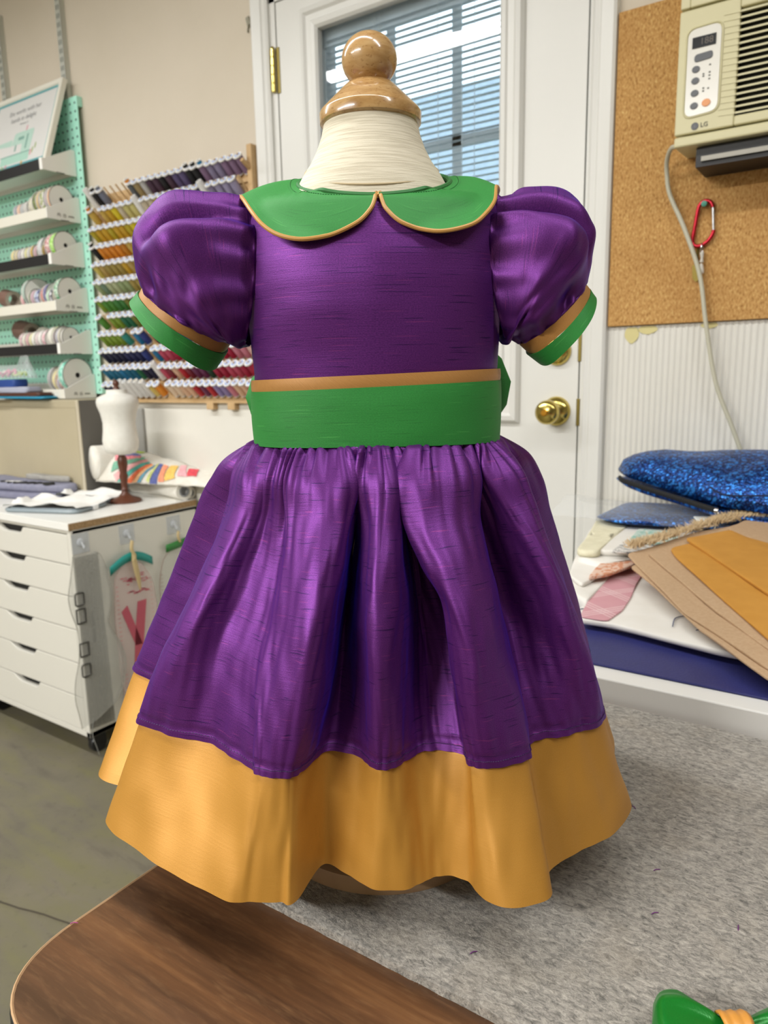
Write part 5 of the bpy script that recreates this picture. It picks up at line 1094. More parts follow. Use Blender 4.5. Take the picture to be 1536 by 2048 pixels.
def ell_rows(rows, n=64, y0=0.0): return [[(a * math.cos(2 * PI * i / n), y0 + b_ * math.sin(2 * PI * i / n), z) for i in range(n)] for z, a, b_ in rows]
b = MB(); P = ell_rows([(0.180, 0.055, 0.040), (0.190, 0.066, 0.046), (0.22, 0.074, 0.050), (0.30, 0.080, 0.055), (0.40, 0.082, 0.058), (0.435, 0.078, 0.054), (0.455, 0.069, 0.0485), (0.468, 0.060, 0.0455), (0.478, 0.0525, 0.0432), (0.487, 0.0472, 0.0410), (0.495, 0.0415, 0.0382), (0.503, 0.0372, 0.0358), (0.512, 0.0338, 0.0334), (0.520, 0.0320, 0.0320), (0.5245, 0.0315, 0.0315)])
b.grid(P, cu=True); b.face(list(reversed(range(64)))); b.face([14 * 64 + i for i in range(64)])
torso = b.build('torso', m_lin, df, angle=60)
b = MB(); sm = []
for i in range(72):
    a = 2 * PI * i / 72; y = 0.0435 * math.sin(a); z = 0.4922 + 0.46 * y
    k = (0.4922 + 0.46 * y - 0.4722) / 0.040; rx = 0.0545 - 0.0175 * max(0, min(1, k)) ** 0.75; ry = 0.0445 - 0.0085 * max(0, min(1, k)) ** 0.8
    sm.append((rx * math.cos(a), ry * math.sin(a), z))
b.tube(sm, 0.0009, 6, closed=True); b.build('neck_seam', mat('seam_thread', '#b7a583', 0.9), torso)
b = MB(); b.lathe([(0.0, 0.5195), (0.0325, 0.5195), (0.0343, 0.5208), (0.0346, 0.5268), (0.0336, 0.5285), (0.0185, 0.5432), (0.0165, 0.5450), (0.0, 0.5452)], 64); b.build('neck_cap', m_wood2, df, angle=50)
b = MB(); b.lathe([(0.0, 0.5440), (0.0140, 0.5446)] + [(0.0186 * math.cos(q), 0.5606 + 0.0172 * math.sin(q)) for q in [R(-58 + 148 * k / 22) for k in range(22)]] + [(0.0, 0.5778)], 48); b.build('knob', m_wood2, df, angle=70)
b = MB(); b.lathe([(0.0, 0.0), (0.0885, 0.0), (0.0890, 0.003), (0.0880, 0.012), (0.080, 0.0165), (0.030, 0.020), (0.0, 0.020)], 72); b.build('base', mottled('pale_wood', '#a98a68', '#98785a', 26, 0.45), df, angle=40)
MB().lathe([(0.016, 0.018), (0.013, 0.024), (0.012, 0.17), (0.015, 0.182)], 24).build('post', m_wood2, df)

m_purple = silk('purple_shot_silk', '#6d2c80', '#2a0d4b', '#9c4086', rough=0.47, metal=0.62, sheen=0.28, sheen_tint='#2030ff', slub_amt=0.8, grain=0.5)
m_green = silk('green_dupioni', '#2b8a38', '#1c6a2a', '#58b456', rough=0.62, metal=0.0, sheen=0.0, slub_amt=0.6, grain=0.5, aniso=0.0, bump=0.2)
m_goldsilk = silk('gold_satin', '#bd8838', '#aa782a', '#d2a65e', rough=0.46, metal=0.3, sheen=0.0, slub_amt=0.12, grain=0.45, aniso=0.5, bump=0.12)
m_gtrim = silk('gold_bias', '#b88446', '#a3733a', '#cfa065', rough=0.5, metal=0.1, sheen=0.1, slub_amt=0.2, grain=0.4, aniso=0.2)

dr = thing('dress', 'purple child dress with green collar, cuffs and sash and gold hem on the dress form', 'dress', DO, DR)
RAILS = [
    [[-84.0,12.0,309.0],[-109.4,13.7,293.1],[-130.6,17.2,273.5],[-144.2,22.6,247.3],[-156.3,28.4,220.0],[-169.8,33.7,193.8],[-183.2,38.5,167.6],[-196.4,42.7,141.3],[-209.5,45.8,115.0],[-228.0,5.5,45.0]],
    [[-85.5,-4.0,309.0],[-95.2,-5.5,284.8],[-104.9,-5.9,260.5],[-114.6,-6.1,236.3],[-124.3,-6.1,212.0],[-133.9,-6.2,187.8],[-143.6,-6.1,163.5],[-153.3,-5.6,139.2],[-163.0,-4.0,115.0],[-186.0,-30.0,45.0]],
    [[-86.7,-2.8,309.0],[-97.3,-10.6,285.3],[-107.9,-20.7,261.6],[-118.8,-30.8,237.6],[-129.3,-39.8,213.3],[-141.0,-46.4,189.2],[-153.5,-50.4,165.2],[-164.3,-52.1,140.3],[-174.3,-50.4,115.0],[-198.3,-63.0,45.0]],
    [[-78.9,-26.1,309.0],[-85.6,-38.2,285.3],[-93.3,-50.3,261.7],[-102.8,-61.1,238.3],[-113.8,-69.0,215.0],[-124.9,-73.8,191.3],[-133.9,-75.4,166.5],[-140.9,-74.8,141.0],[-146.8,-72.9,115.0],[-171.7,-92.2,45.0]],
    [[-64.8,-41.5,309.0],[-71.2,-47.3,284.3],[-78.3,-51.7,259.9],[-86.7,-56.0,236.0],[-95.6,-60.9,212.4],[-103.5,-66.9,188.5],[-109.7,-74.2,164.3],[-111.5,-82.2,139.8],[-110.5,-90.1,115.0],[-132.6,-123.5,45.0]],
    [[-52.4,-49.8,309.0],[-57.8,-56.0,283.8],[-62.4,-61.4,258.6],[-66.5,-68.0,233.5],[-71.8,-76.5,209.1],[-78.5,-87.1,185.5],[-82.3,-99.1,162.0],[-82.4,-111.7,138.5],[-81.9,-121.1,115.0],[-96.0,-147.0,45.0]],
    [[-46.8,-52.7,309.0],[-51.2,-63.1,284.9],[-55.2,-73.8,260.7],[-57.8,-84.7,236.4],[-60.8,-95.4,212.1],[-64.5,-105.5,187.9],[-68.5,-114.9,163.8],[-70.8,-123.3,139.4],[-71.9,-129.5,115.0],[-80.6,-149.1,45.0]],
    [[-33.1,-57.8,309.0],[-33.1,-73.1,286.1],[-34.6,-89.0,263.0],[-37.2,-103.8,239.4],[-40.0,-115.9,215.3],[-43.6,-124.3,190.7],[-48.0,-129.2,165.7],[-53.0,-131.1,140.4],[-58.2,-131.6,115.0],[-62.5,-150.0,45.0]],
    [[-18.9,-61.0,309.0],[-17.8,-71.7,284.8],[-18.6,-82.2,260.6],[-22.6,-91.9,236.5],[-27.3,-100.5,212.3],[-32.1,-107.8,188.0],[-35.8,-114.0,163.3],[-41.7,-119.3,139.0],[-49.4,-124.0,115.0],[-53.3,-149.4,45.0]],
    [[-14.3,-58.6,309.0],[-14.1,-55.0,283.6],[-14.9,-50.6,258.4],[-17.8,-48.5,233.3],[-21.4,-50.3,208.5],[-24.3,-57.5,184.3],[-27.2,-69.2,160.6],[-31.0,-83.5,137.6],[-35.4,-100.1,115.0],[-39.8,-116.0,45.0]],
    [[-10.1,-62.1,309.0],[-9.0,-67.9,284.8],[-9.6,-73.3,260.5],[-11.1,-78.4,236.2],[-13.0,-83.4,212.0],[-13.6,-88.5,187.8],[-14.0,-94.1,163.5],[-15.0,-100.3,139.3],[-16.1,-107.8,115.0],[-22.6,-126.6,45.0]],
    [[0.7,-62.5,309.0],[1.9,-76.3,286.1],[0.7,-91.0,263.1],[-1.4,-104.5,239.6],[-2.8,-115.0,215.5],[-3.5,-121.7,190.9],[-3.2,-124.5,165.8],[-2.8,-125.0,140.4],[-2.3,-123.9,115.0],[-5.2,-140.3,45.0]],
    [[12.0,-61.9,309.0],[14.2,-71.3,285.0],[15.2,-81.3,260.9],[15.2,-90.8,236.8],[14.4,-99.2,212.5],[13.2,-106.2,188.3],[12.0,-111.8,163.9],[10.7,-116.4,139.4],[9.5,-120.2,115.0],[14.1,-140.4,45.0]],
    [[15.2,-58.5,309.0],[16.0,-57.7,283.7],[17.1,-56.5,258.5],[20.0,-57.6,233.7],[22.7,-61.6,209.1],[23.3,-69.2,184.9],[23.6,-79.4,161.1],[23.6,-91.8,138.0],[23.6,-104.9,115.0],[25.8,-133.1,45.0]],
    [[16.7,-57.3,309.0],[18.1,-54.2,283.6],[20.2,-51.6,258.3],[23.7,-51.2,233.1],[27.5,-54.3,208.3],[31.3,-62.0,184.2],[33.9,-73.4,160.6],[35.6,-87.2,137.6],[38.5,-102.2,115.0],[37.1,-128.8,45.0]],
    [[18.4,-58.0,309.0],[20.0,-59.0,283.2],[24.3,-59.9,258.0],[32.1,-62.0,233.7],[42.2,-66.5,210.4],[47.9,-73.9,186.5],[49.8,-84.2,162.2],[51.6,-96.0,138.5],[53.0,-108.5,115.0],[52.0,-134.7,45.0]],
    [[21.2,-60.6,309.0],[17.4,-72.0,284.6],[18.5,-83.2,260.3],[26.5,-93.3,236.8],[39.0,-101.0,214.8],[42.7,-108.1,190.1],[45.6,-113.5,165.0],[49.2,-117.9,140.0],[53.7,-121.2,115.0],[58.0,-147.7,45.0]],
    [[34.4,-57.4,309.0],[34.7,-73.3,286.1],[38.7,-89.6,263.2],[44.5,-104.2,240.0],[51.0,-115.8,216.3],[56.7,-123.1,191.8],[59.0,-126.2,166.2],[63.0,-126.5,140.6],[68.7,-124.7,115.0],[72.2,-158.2,45.0]],
    [[55.8,-47.9,309.0],[59.9,-58.5,285.4],[63.3,-69.9,261.6],[68.2,-80.8,237.8],[73.4,-90.6,213.7],[77.3,-98.8,189.2],[82.5,-105.2,164.6],[88.4,-110.3,140.1],[92.3,-114.2,115.0],[98.2,-150.9,45.0]],
    [[57.7,-43.1,309.0],[62.8,-42.9,283.8],[68.6,-42.7,258.8],[74.9,-44.1,234.1],[81.4,-48.9,209.8],[87.1,-57.2,185.8],[90.9,-68.7,161.9],[94.1,-81.7,138.3],[96.8,-94.7,115.0],[103.6,-126.9,45.0]],
    [[64.9,-41.5,309.0],[72.7,-45.8,284.7],[80.8,-49.7,260.5],[89.4,-53.8,236.5],[97.4,-58.9,212.5],[104.7,-65.0,188.4],[109.4,-72.3,163.9],[112.5,-80.0,139.2],[118.3,-86.8,115.0],[128.3,-107.4,45.0]],
    [[69.1,-37.8,309.0],[80.1,-49.4,286.3],[90.1,-61.0,263.1],[102.5,-70.9,240.7],[114.2,-78.3,217.7],[120.9,-83.1,192.5],[127.8,-84.3,167.1],[133.3,-82.8,141.2],[137.2,-78.4,115.0],[153.4,-91.7,45.0]],
    [[74.8,-31.7,309.0],[92.0,-40.4,288.7],[105.3,-48.5,266.2],[114.7,-56.5,241.3],[123.6,-62.8,216.4],[132.6,-66.7,191.4],[141.6,-68.1,166.2],[149.4,-66.8,140.7],[156.7,-60.9,115.0],[177.4,-59.2,45.0]],
    [[85.5,-6.0,309.0],[94.8,-6.0,284.8],[104.1,-5.7,260.5],[113.4,-5.7,236.3],[122.8,-5.6,212.0],[132.1,-5.6,187.8],[141.4,-5.4,163.5],[150.7,-4.8,139.2],[160.0,-3.0,115.0],[178.0,-20.0,45.0]],
    [[84.0,12.0,309.0],[107.8,16.6,293.0],[125.8,22.8,272.9],[135.1,31.5,246.5],[144.4,40.1,220.1],[154.3,47.8,194.2],[163.5,54.4,168.1],[171.3,59.5,141.6],[178.8,61.2,115.0],[198.0,55.0,45.0]],
    [[71.2,35.7,309.0],[82.3,43.1,284.8],[93.4,50.4,260.5],[104.5,57.7,236.3],[115.6,65.1,212.0],[126.7,72.4,187.8],[137.8,79.7,163.5],[148.9,87.0,139.2],[160.0,94.4,115.0],[184.6,108.7,45.0]],
    [[57.3,46.9,309.0],[64.6,54.7,284.8],[71.9,62.4,260.5],[79.2,70.2,236.3],[86.5,77.9,212.0],[93.7,85.6,187.8],[101.0,93.4,163.5],[108.3,101.1,139.2],[115.6,108.9,115.0],[135.4,127.6,45.0]],
    [[40.2,55.4,309.0],[46.4,66.8,284.8],[52.7,78.1,260.5],[58.9,89.5,236.3],[65.2,100.8,212.0],[71.4,112.2,187.8],[77.7,123.6,163.5],[84.0,134.9,139.2],[90.2,146.3,115.0],[104.1,168.4,45.0]],
    [[20.7,60.7,309.0],[23.3,70.7,284.8],[25.9,80.7,260.5],[28.5,90.7,236.3],[31.2,100.8,212.0],[33.8,110.8,187.8],[36.4,120.8,163.5],[39.1,130.8,139.2],[41.7,140.8,115.0],[48.8,165.1,45.0]],
    [[0.0,62.5,309.0],[0.0,75.3,284.8],[0.0,88.1,260.5],[0.0,100.9,236.2],[0.0,113.8,212.0],[0.0,126.6,187.8],[0.0,139.4,163.5],[0.0,152.2,139.2],[0.0,165.0,115.0],[0.0,190.0,45.0]],
    [[-20.7,60.7,309.0],[-23.3,70.7,284.8],[-25.9,80.7,260.5],[-28.5,90.7,236.3],[-31.2,100.8,212.0],[-33.8,110.8,187.8],[-36.4,120.8,163.5],[-39.1,130.8,139.2],[-41.7,140.8,115.0],[-48.8,165.1,45.0]],
    [[-40.2,55.4,309.0],[-46.4,66.8,284.8],[-52.7,78.1,260.5],[-58.9,89.5,236.3],[-65.2,100.8,212.0],[-71.4,112.2,187.8],[-77.7,123.6,163.5],[-84.0,134.9,139.2],[-90.2,146.3,115.0],[-104.1,168.4,45.0]],
    [[-57.3,46.9,309.0],[-64.6,54.7,284.8],[-71.9,62.4,260.5],[-79.2,70.2,236.3],[-86.5,77.9,212.0],[-93.7,85.6,187.8],[-101.0,93.4,163.5],[-108.3,101.1,139.2],[-115.6,108.9,115.0],[-135.4,127.6,45.0]],
    [[-71.2,35.7,309.0],[-82.3,43.1,284.8],[-93.4,50.4,260.5],[-104.5,57.7,236.3],[-115.6,65.1,212.0],[-126.7,72.4,187.8],[-137.8,79.7,163.5],[-148.9,87.0,139.2],[-160.0,94.4,115.0],[-184.6,108.7,45.0]],
]

def herm(P, n):
    out = []; L = len(P)
    for k in range(n):
        t_ = k * (L - 1) / (n - 1); i = min(int(t_), L - 2); u = t_ - i
        a, b_, c_, d = P[max(i - 1, 0)], P[i], P[i + 1], P[min(i + 2, L - 1)]
        out.append(0.5 * ((2 * b_) + (c_ - a) * u + (2 * a - 5 * b_ + 4 * c_ - d) * u * u + (3 * b_ - a - 3 * c_ + d) * u ** 3))
    return out
RV = [[Vector(p) * 0.001 for p in r_] for r_ in RAILS]
NVS, NVH, SUB = 96, 18, 16
cols = [herm(r_[:9], NVS) for r_ in RV]
hemc = []
for r_, cl in zip(RV, cols):
    s_, h_ = r_[8], r_[9]; d = (cl[-1] - cl[-5]).normalized() * (h_ - s_).length * 0.5
    hemc.append([(s_ + d * u * (1 - u) ** 2 * 0.55) * 1.0 + (h_ - s_) * u for u in [k / (NVH - 1) for k in range(NVH)]])
def ring_of(pts): return ctrl(pts, len(pts) * SUB, closed=True)
def normals2(row):
    n = len(row); out = []
    for i in range(n):
        d = row[(i + 1) % n] - row[i - 1]; out.append(Vector((d.y, -d.x, 0)).normalized())
    return out
NR = len(RV) * SUB
skirt = []
for j in range(NVS):
    row = ring_of([c_[j] for c_ in cols]); nn = normals2(row); s_ = j / (NVS - 1) * 0.205; new = []
    for i, p in enumerate(row):
        u = i / NR
        g1 = 1.6 * abs(math.sin(PI * (72 * u + 1.1 * wob(u * 40, 1.0) + s_ * 7 * wob(u * 30, 5.0)))) - 1.0; g2 = 1.6 * abs(math.sin(PI * (41 * u + 1.4 * wob(u * 25, 7.0)))) - 1.0
        top = min(1.0, 0.35 + s_ / 0.006)
        amp = top * (0.0060 * g1 * math.exp(-s_ / 0.015) * (0.7 + 0.9 * wob(u * 50, 3.3)) + 0.0062 * g2 * math.exp(-s_ / 0.034) * (0.6 + 0.9 * wob(u * 33, 8.1)))
        puff = 0.0065 * top * math.exp(-((s_ - 0.022) / 0.020) ** 2)
        wr = 0.0016 * wob(u * 60, s_ * 14, 2.0) * min(1, s_ / 0.05) + 0.0011 * wob(u * 150, s_ * 46, 6.0) * min(1, s_ / 0.05)
        groove = -0.0010 * math.exp(-((s_ - 0.1965) / 0.0012) ** 2)
        q = p + nn[i] * (amp + puff + wr + groove); new.append(q)
    skirt.append(new)
LEN = 1.35
b = MB(); b.grid(skirt, cu=True, uv=lambda j, i: (i / NR * LEN, 0.6 - j / (NVS - 1) * 0.205))
b.build('skirt', m_purple, dr, angle=180, solid=0.0008, split=True)
st = MB()
row = skirt[NVS - 4]; nn = normals2(row)
for i in range(0, NR):
    for w0, w1 in ((0.15, 0.75),):
        p, q = row[i] + nn[i] * 0.0006, row[(i + 1) % NR] + nn[(i + 1) % NR] * 0.0006; d = q - p
        if d.length > 0.02: continue
        nseg = max(1, int(d.length / 0.0022))
        for k in range(nseg): st.tube([p + d * ((k + w0) / nseg), p + d * ((k + w1) / nseg)], 0.00028, 4)
o = st.build('stitching', mat('purple_thread', '#2e1048', 0.6), dr); o['kind'] = 'stuff'
band = []
for j in range(NVH):
    row = ring_of([c_[j] for c_ in hemc]); nn = normals2(row); u_ = j / (NVH - 1)
    band.append([p - nn[i] * 0.0024 * (1 - u_) + nn[i] * 0.0010 * wob(i / NR * 70, u_ * 3, 4.0) for i, p in enumerate(row)])
top0 = [p + Vector((0, 0, 0.004)) - n_ * 0.0022 for p, n_ in zip(band[0], normals2(band[0]))]
b = MB(); b.grid([top0] + band, cu=True, uv=lambda j, i: (i / NR * LEN, 0.3 - j / NVH * 0.078))
b.build('hem_band', m_goldsilk, dr, angle=180, solid=0.0012, split=True)

# bodice
def sup(a, b_, th, n=2.4):
    c_, s_ = math.cos(th), math.sin(th)
    return a * math.copysign(abs(c_) ** (2 / n), c_), b_ * math.copysign(abs(s_) ** (2 / n), s_)
PROF = [(0.300, 0.0856, 0.0610), (0.318, 0.0856, 0.0615), (0.336, 0.0858, 0.0622), (0.356, 0.0862, 0.0632), (0.376, 0.0874, 0.0645), (0.396, 0.0885, 0.0655), (0.414, 0.0892, 0.0655), (0.430, 0.0894, 0.0640), (0.444, 0.0894, 0.0605), (0.454, 0.0892, 0.0565), (0.462, 0.0888, 0.0530)]
NB = 120
def prof_at(z):
    for (z0, a0, b0), (z1, a1, b1) in zip(PROF, PROF[1:]):
        if z <= z1: u = (z - z0) / (z1 - z0); return a0 + (a1 - a0) * u, b0 + (b1 - b0) * u
    return PROF[-1][1:]
NECK = lambda th: Vector((0.0015 + 0.0492 * math.cos(th), 0.0462 * math.sin(th), 0.4868 + 0.43 * 0.0462 * math.sin(th) - 0.0052))
rows = []
zz = [0.300 + 0.162 * k / 40 for k in range(41)]
for z in zz:
    a, b_ = prof_at(z); r_ = []
    for i in range(NB):
        th = 2 * PI * i / NB - PI / 2; x, y = sup(a, b_, th)
        y -= 0.0010 * math.exp(-(x / 0.012) ** 2) * (1 if y < 0 else 0) * min(1, (z - 0.30) / 0.1)
        x += 0.0007 * wob(z * 60, th * 3); y += 0.0010 * wob(x * 30, z * 30, 1.5)
        r_.append(Vector((x, y, z)))
    rows.append(r_)
mid = []
for i in range(NB):
    th = 2 * PI * i / NB - PI / 2; x, y = sup(0.0850, 0.0470, th); mid.append(Vector((x, y, 0.4640 + 0.0065 * math.cos(th) ** 2)))
last = rows[-1]; nk = [NECK(2 * PI * i / NB - PI / 2) for i in range(NB)]
for u in (0.5, 1.0): rows.append([l.lerp(m_, u) for l, m_ in zip(last, mid)])
for u in (0.35, 0.7, 1.0): rows.append([m_.lerp(n_ - Vector((0, 0, 0.003)), u) - Vector((0, 0, 0.0025 * math.sin(PI * u))) for m_, n_ in zip(mid, nk)])
b = MB(); b.grid(rows, cu=True, uv=lambda j, i: (i / NB * 0.5, j * 0.0042))
b.build('bodice', m_purple, dr, angle=180)

# sash with gold trim
def sash_rows(z0f, z1f, off, n, bul=0.0):
    out = []
    for k in range(n):
        u = k / (n - 1); r_ = []
        for i in range(NB):
            th = 2 * PI * i / NB - PI / 2; zm = 0.33; a, b_ = prof_at(zm); x, y = sup(a + off, b_ + off, th)
            z = z0f(x) * (1 - u) + z1f(x) * u; a, b_ = prof_at(z); o_ = off + bul * math.sin(PI * u); x, y = sup(a + o_, b_ + o_, th)
            r_.append(Vector((x, y + 0.0006 * wob(x * 25, z * 60, 4), z)))
        out.append(r_)
    return out
zb = lambda x: 0.3068 + 0.0012 * math.cos(x * 18); zt1 = lambda x: 0.3462 + 0.029 * x; zt2 = lambda x: 0.3540 + 0.029 * x
b = MB(); b.grid(sash_rows(zb, zt1, 0.0024, 12, 0.0008), cu=True, uv=lambda j, i: (i / NB * 0.5, j * 0.0036)); sash = b.build('sash', m_green, dr, angle=180, solid=0.0014, split=True)
b = MB(); b.grid(sash_rows(lambda x: zt1(x) - 0.001, zt2, 0.0018, 4, 0.0005), cu=True, uv=lambda j, i: (i / NB * 0.5 + j * 0.002, j * 0.003 + i / NB * 0.5)); b.build('sash_trim', m_gtrim, sash, angle=180, solid=0.0012, split=True)
bw = MB()
def lobe(mb, c, L_, W_, D_, ang, ax=(1, 0, 0), seed=0):
    """a puffed bow loop starting at c, flattened"""
    rows = []
    for j in range(19):
        u = j / 18; w = W_ * (0.22 + 0.95 * math.sin(PI * min(u * 0.62, 0.5)) ** 1.2) * (math.sqrt(max(0.0, 1 - max(0, (u - 0.62) / 0.38) ** 2.2)) if u > 0.62 else 1); d = D_ * (0.35 + 0.65 * math.sin(PI * u ** 0.8)) * (1 if u < 0.9 else (1 - u) / 0.1 + 0.05)
        row = []
        for i in range(32):
            a = 2 * PI * i / 32; pl = 1 + 0.16 * math.sin(5 * a + seed) * (1 - u) ** 0.7
            p = Vector((L_ * u, d * math.sin(a) * pl, w * math.cos(a) * (1 + 0.05 * math.sin(3 * a + seed))))
            row.append(p)
        rows.append(row)
    M = Matrix.Translation(c) @ Matrix.Rotation(ang, 4, 'Y')
    mb.grid([[M @ p for p in r_] for r_ in rows], cu=True, uv=lambda j, i: (j * 0.004, i * 0.003))
back = prof_at(0.33)[1]
lobe(bw, Vector((0.012, back + 0.016, 0.334)), 0.100, 0.030, 0.014, R(-7), seed=1); lobe(bw, Vector((-0.012, back + 0.016, 0.334)), 0.097, 0.026, 0.014, R(180 + 2), seed=2)
bow = bw.build('back_bow', m_green, sash, angle=180)
b = MB(); b.lathe([(0.0, -0.016), (0.010, -0.015), (0.013, 0.0), (0.010, 0.015), (0.0, 0.016)], 20, (0, back + 0.014, 0.334)); b.build('bow_knot', m_green, sash)
for sx in (-1, 1):
    b = MB(); b.grid([[(sx * (0.010 + 0.030 * v + w * (0.018 + 0.012 * v)), back + 0.016 + 0.085 * v + 0.004 * math.sin(w * 5), 0.330 - 0.14 * v) for w in (-1, -.5, 0, .5, 1)] for v in [k / 10 for k in range(11)]], uv=lambda j, i: (i * 0.01, j * 0.014)); b.build('bow_tail', m_green, sash, angle=180, solid=0.001)

# Peter Pan collar
CL = [(0.0028, -0.0485, 0.4651), (0.0018, -0.0505, 0.4594), (-0.0005, -0.0530, 0.4541), (-0.0075, -0.0570, 0.4467), (-0.0198, -0.0615, 0.4405), (-0.0321, -0.0640, 0.4373), (-0.0444, -0.0645, 0.4366), (-0.0568, -0.0620, 0.4399), (-0.0665, -0.0570, 0.4466), (-0.0757, -0.0460, 0.4575), (-0.0844, -0.0260, 0.4699)]
CR = [(0.0053, -0.0485, 0.4651), (0.0065, -0.0505, 0.4593), (0.0089, -0.0530, 0.4540), (0.0174, -0.0580, 0.4460), (0.0325, -0.0635, 0.4406), (0.0447, -0.0645, 0.4399), (0.0605, -0.0610, 0.4441), (0.0702, -0.0530, 0.4520), (0.0774, -0.0400, 0.4621), (0.0821, -0.0160, 0.4761)]

PROFX = PROF + [(0.4655, 0.0855, 0.0485), (0.470, 0.080, 0.0462), (0.478, 0.066, 0.0440), (0.50, 0.048, 0.042)]
def body_y(x, z):
    a, b_ = PROFX[-1][1:]
    for (z0, a0, b0), (z1, a1, b1) in zip(PROFX, PROFX[1:]):
        if z <= z1: u = max(0, (z - z0) / (z1 - z0)); a, b_ = a0 + (a1 - a0) * u, b0 + (b1 - b0) * u; break
    q = abs(x) / a
    return b_ * (1 - q ** 2.4) ** (1 / 2.4) if q < 1 else -0.01
def collar(name, sgn, front_pts, back_pts):
    E_ = [Vector(p) for p in front_pts] + [Vector(p) for p in back_pts]
    NU, NVc = 90, 12
    ed = ctrl(E_, NU); g = []
    th0 = -PI / 2 + (0.045 if sgn < 0 else 0.085) * 1.0
    for j in range(NVc):
        v_ = j / (NVc - 1); row = []
        for i in range(NU):
            u = i / (NU - 1)
            th = (-PI / 2 - 0.0 + (0.02 - u * (PI + 0.02)) if sgn < 0 else -PI / 2 + 0.06 + u * (PI - 0.06))
            I_ = NECK(th); out = Vector((math.cos(th), math.sin(th), 0)); I_ = I_ + out * 0.0022 + Vector((0, 0, 0.0012))
            p = I_.lerp(ed[i], v_); lift = 0.0042 * math.sin(PI * min(1, v_ * 0.92 + 0.08)) * (0.35 + 0.65 * abs(math.cos(th)))
            p = p + Vector((out.x * 0.4, out.y * 0.6, 0.85)) * lift + out * 0.0012 * v_ + out * 0.0006 * wob(p.x * 40, p.z * 40, v_)
            yb = (body_y(p.x, p.z) + 0.0024 + 0.0010 * v_) * max(0.0, min(1.0, (0.476 - p.z) / 0.008))
            if p.y < 0: p.y = min(p.y, -yb)
            else: p.y = max(p.y, yb)
            row.append(p)
        g.append(row)
    b = MB(); b.grid(g, uv=lambda j, i: (0.30 * i / NU * (0.4 + 0.6 * j / NVc), 0.2 - j * 0.0042))
    o = b.build(name, m_green, dr, angle=180, solid=0.0016, split=True)
    b = MB(); b.tube([g[0][0] + Vector((0, -0.0012, -0.0004))] + [g[j][0] + Vector((0, -0.0006, 0)) for j in (3, 6, 9)] + g[-1], 0.00135, 8); b.build('piping', mat('gold_piping', '#c0904c', 0.45), o)
    b = MB(); b.tube([p + Vector((0, 0, 0.0004)) for p in g[0]], 0.0019, 8); b.build('neck_binding', mat('green_binding', '#2a7034', 0.6), o)
    b = MB(); row = g[2]
    for i in range(2, NU - 1):
        d = row[i + 1] - row[i]; nrm = Vector((0, 0, 1)); n2 = max(1, int(d.length / 0.0018))
        for k in range(n2): b.tube([row[i] + d * ((k + 0.15) / n2) + Vector((0, -0.0006, 0.0008)), row[i] + d * ((k + 0.7) / n2) + Vector((0, -0.0006, 0.0008))], 0.00022, 4)
    q = b.build('topstitching', mat('green_thread', '#1f6a2e', 0.6), o); q['kind'] = 'stuff'
    return o
BL = [(-0.0905, 0.004, 0.4760), (-0.088, 0.026, 0.4705), (-0.076, 0.050, 0.458), (-0.052, 0.066, 0.446), (-0.028, 0.071, 0.442), (-0.010, 0.067, 0.446), (-0.003, 0.058, 0.470)]
BR = [(0.0880, 0.012, 0.4790), (0.084, 0.032, 0.4700), (0.072, 0.052, 0.458), (0.050, 0.066, 0.446), (0.028, 0.071, 0.442), (0.010, 0.067, 0.446), (0.003, 0.058, 0.470)]
collar('collar_half', -1, CL, BL); collar('collar_half', 1, CR, BR)

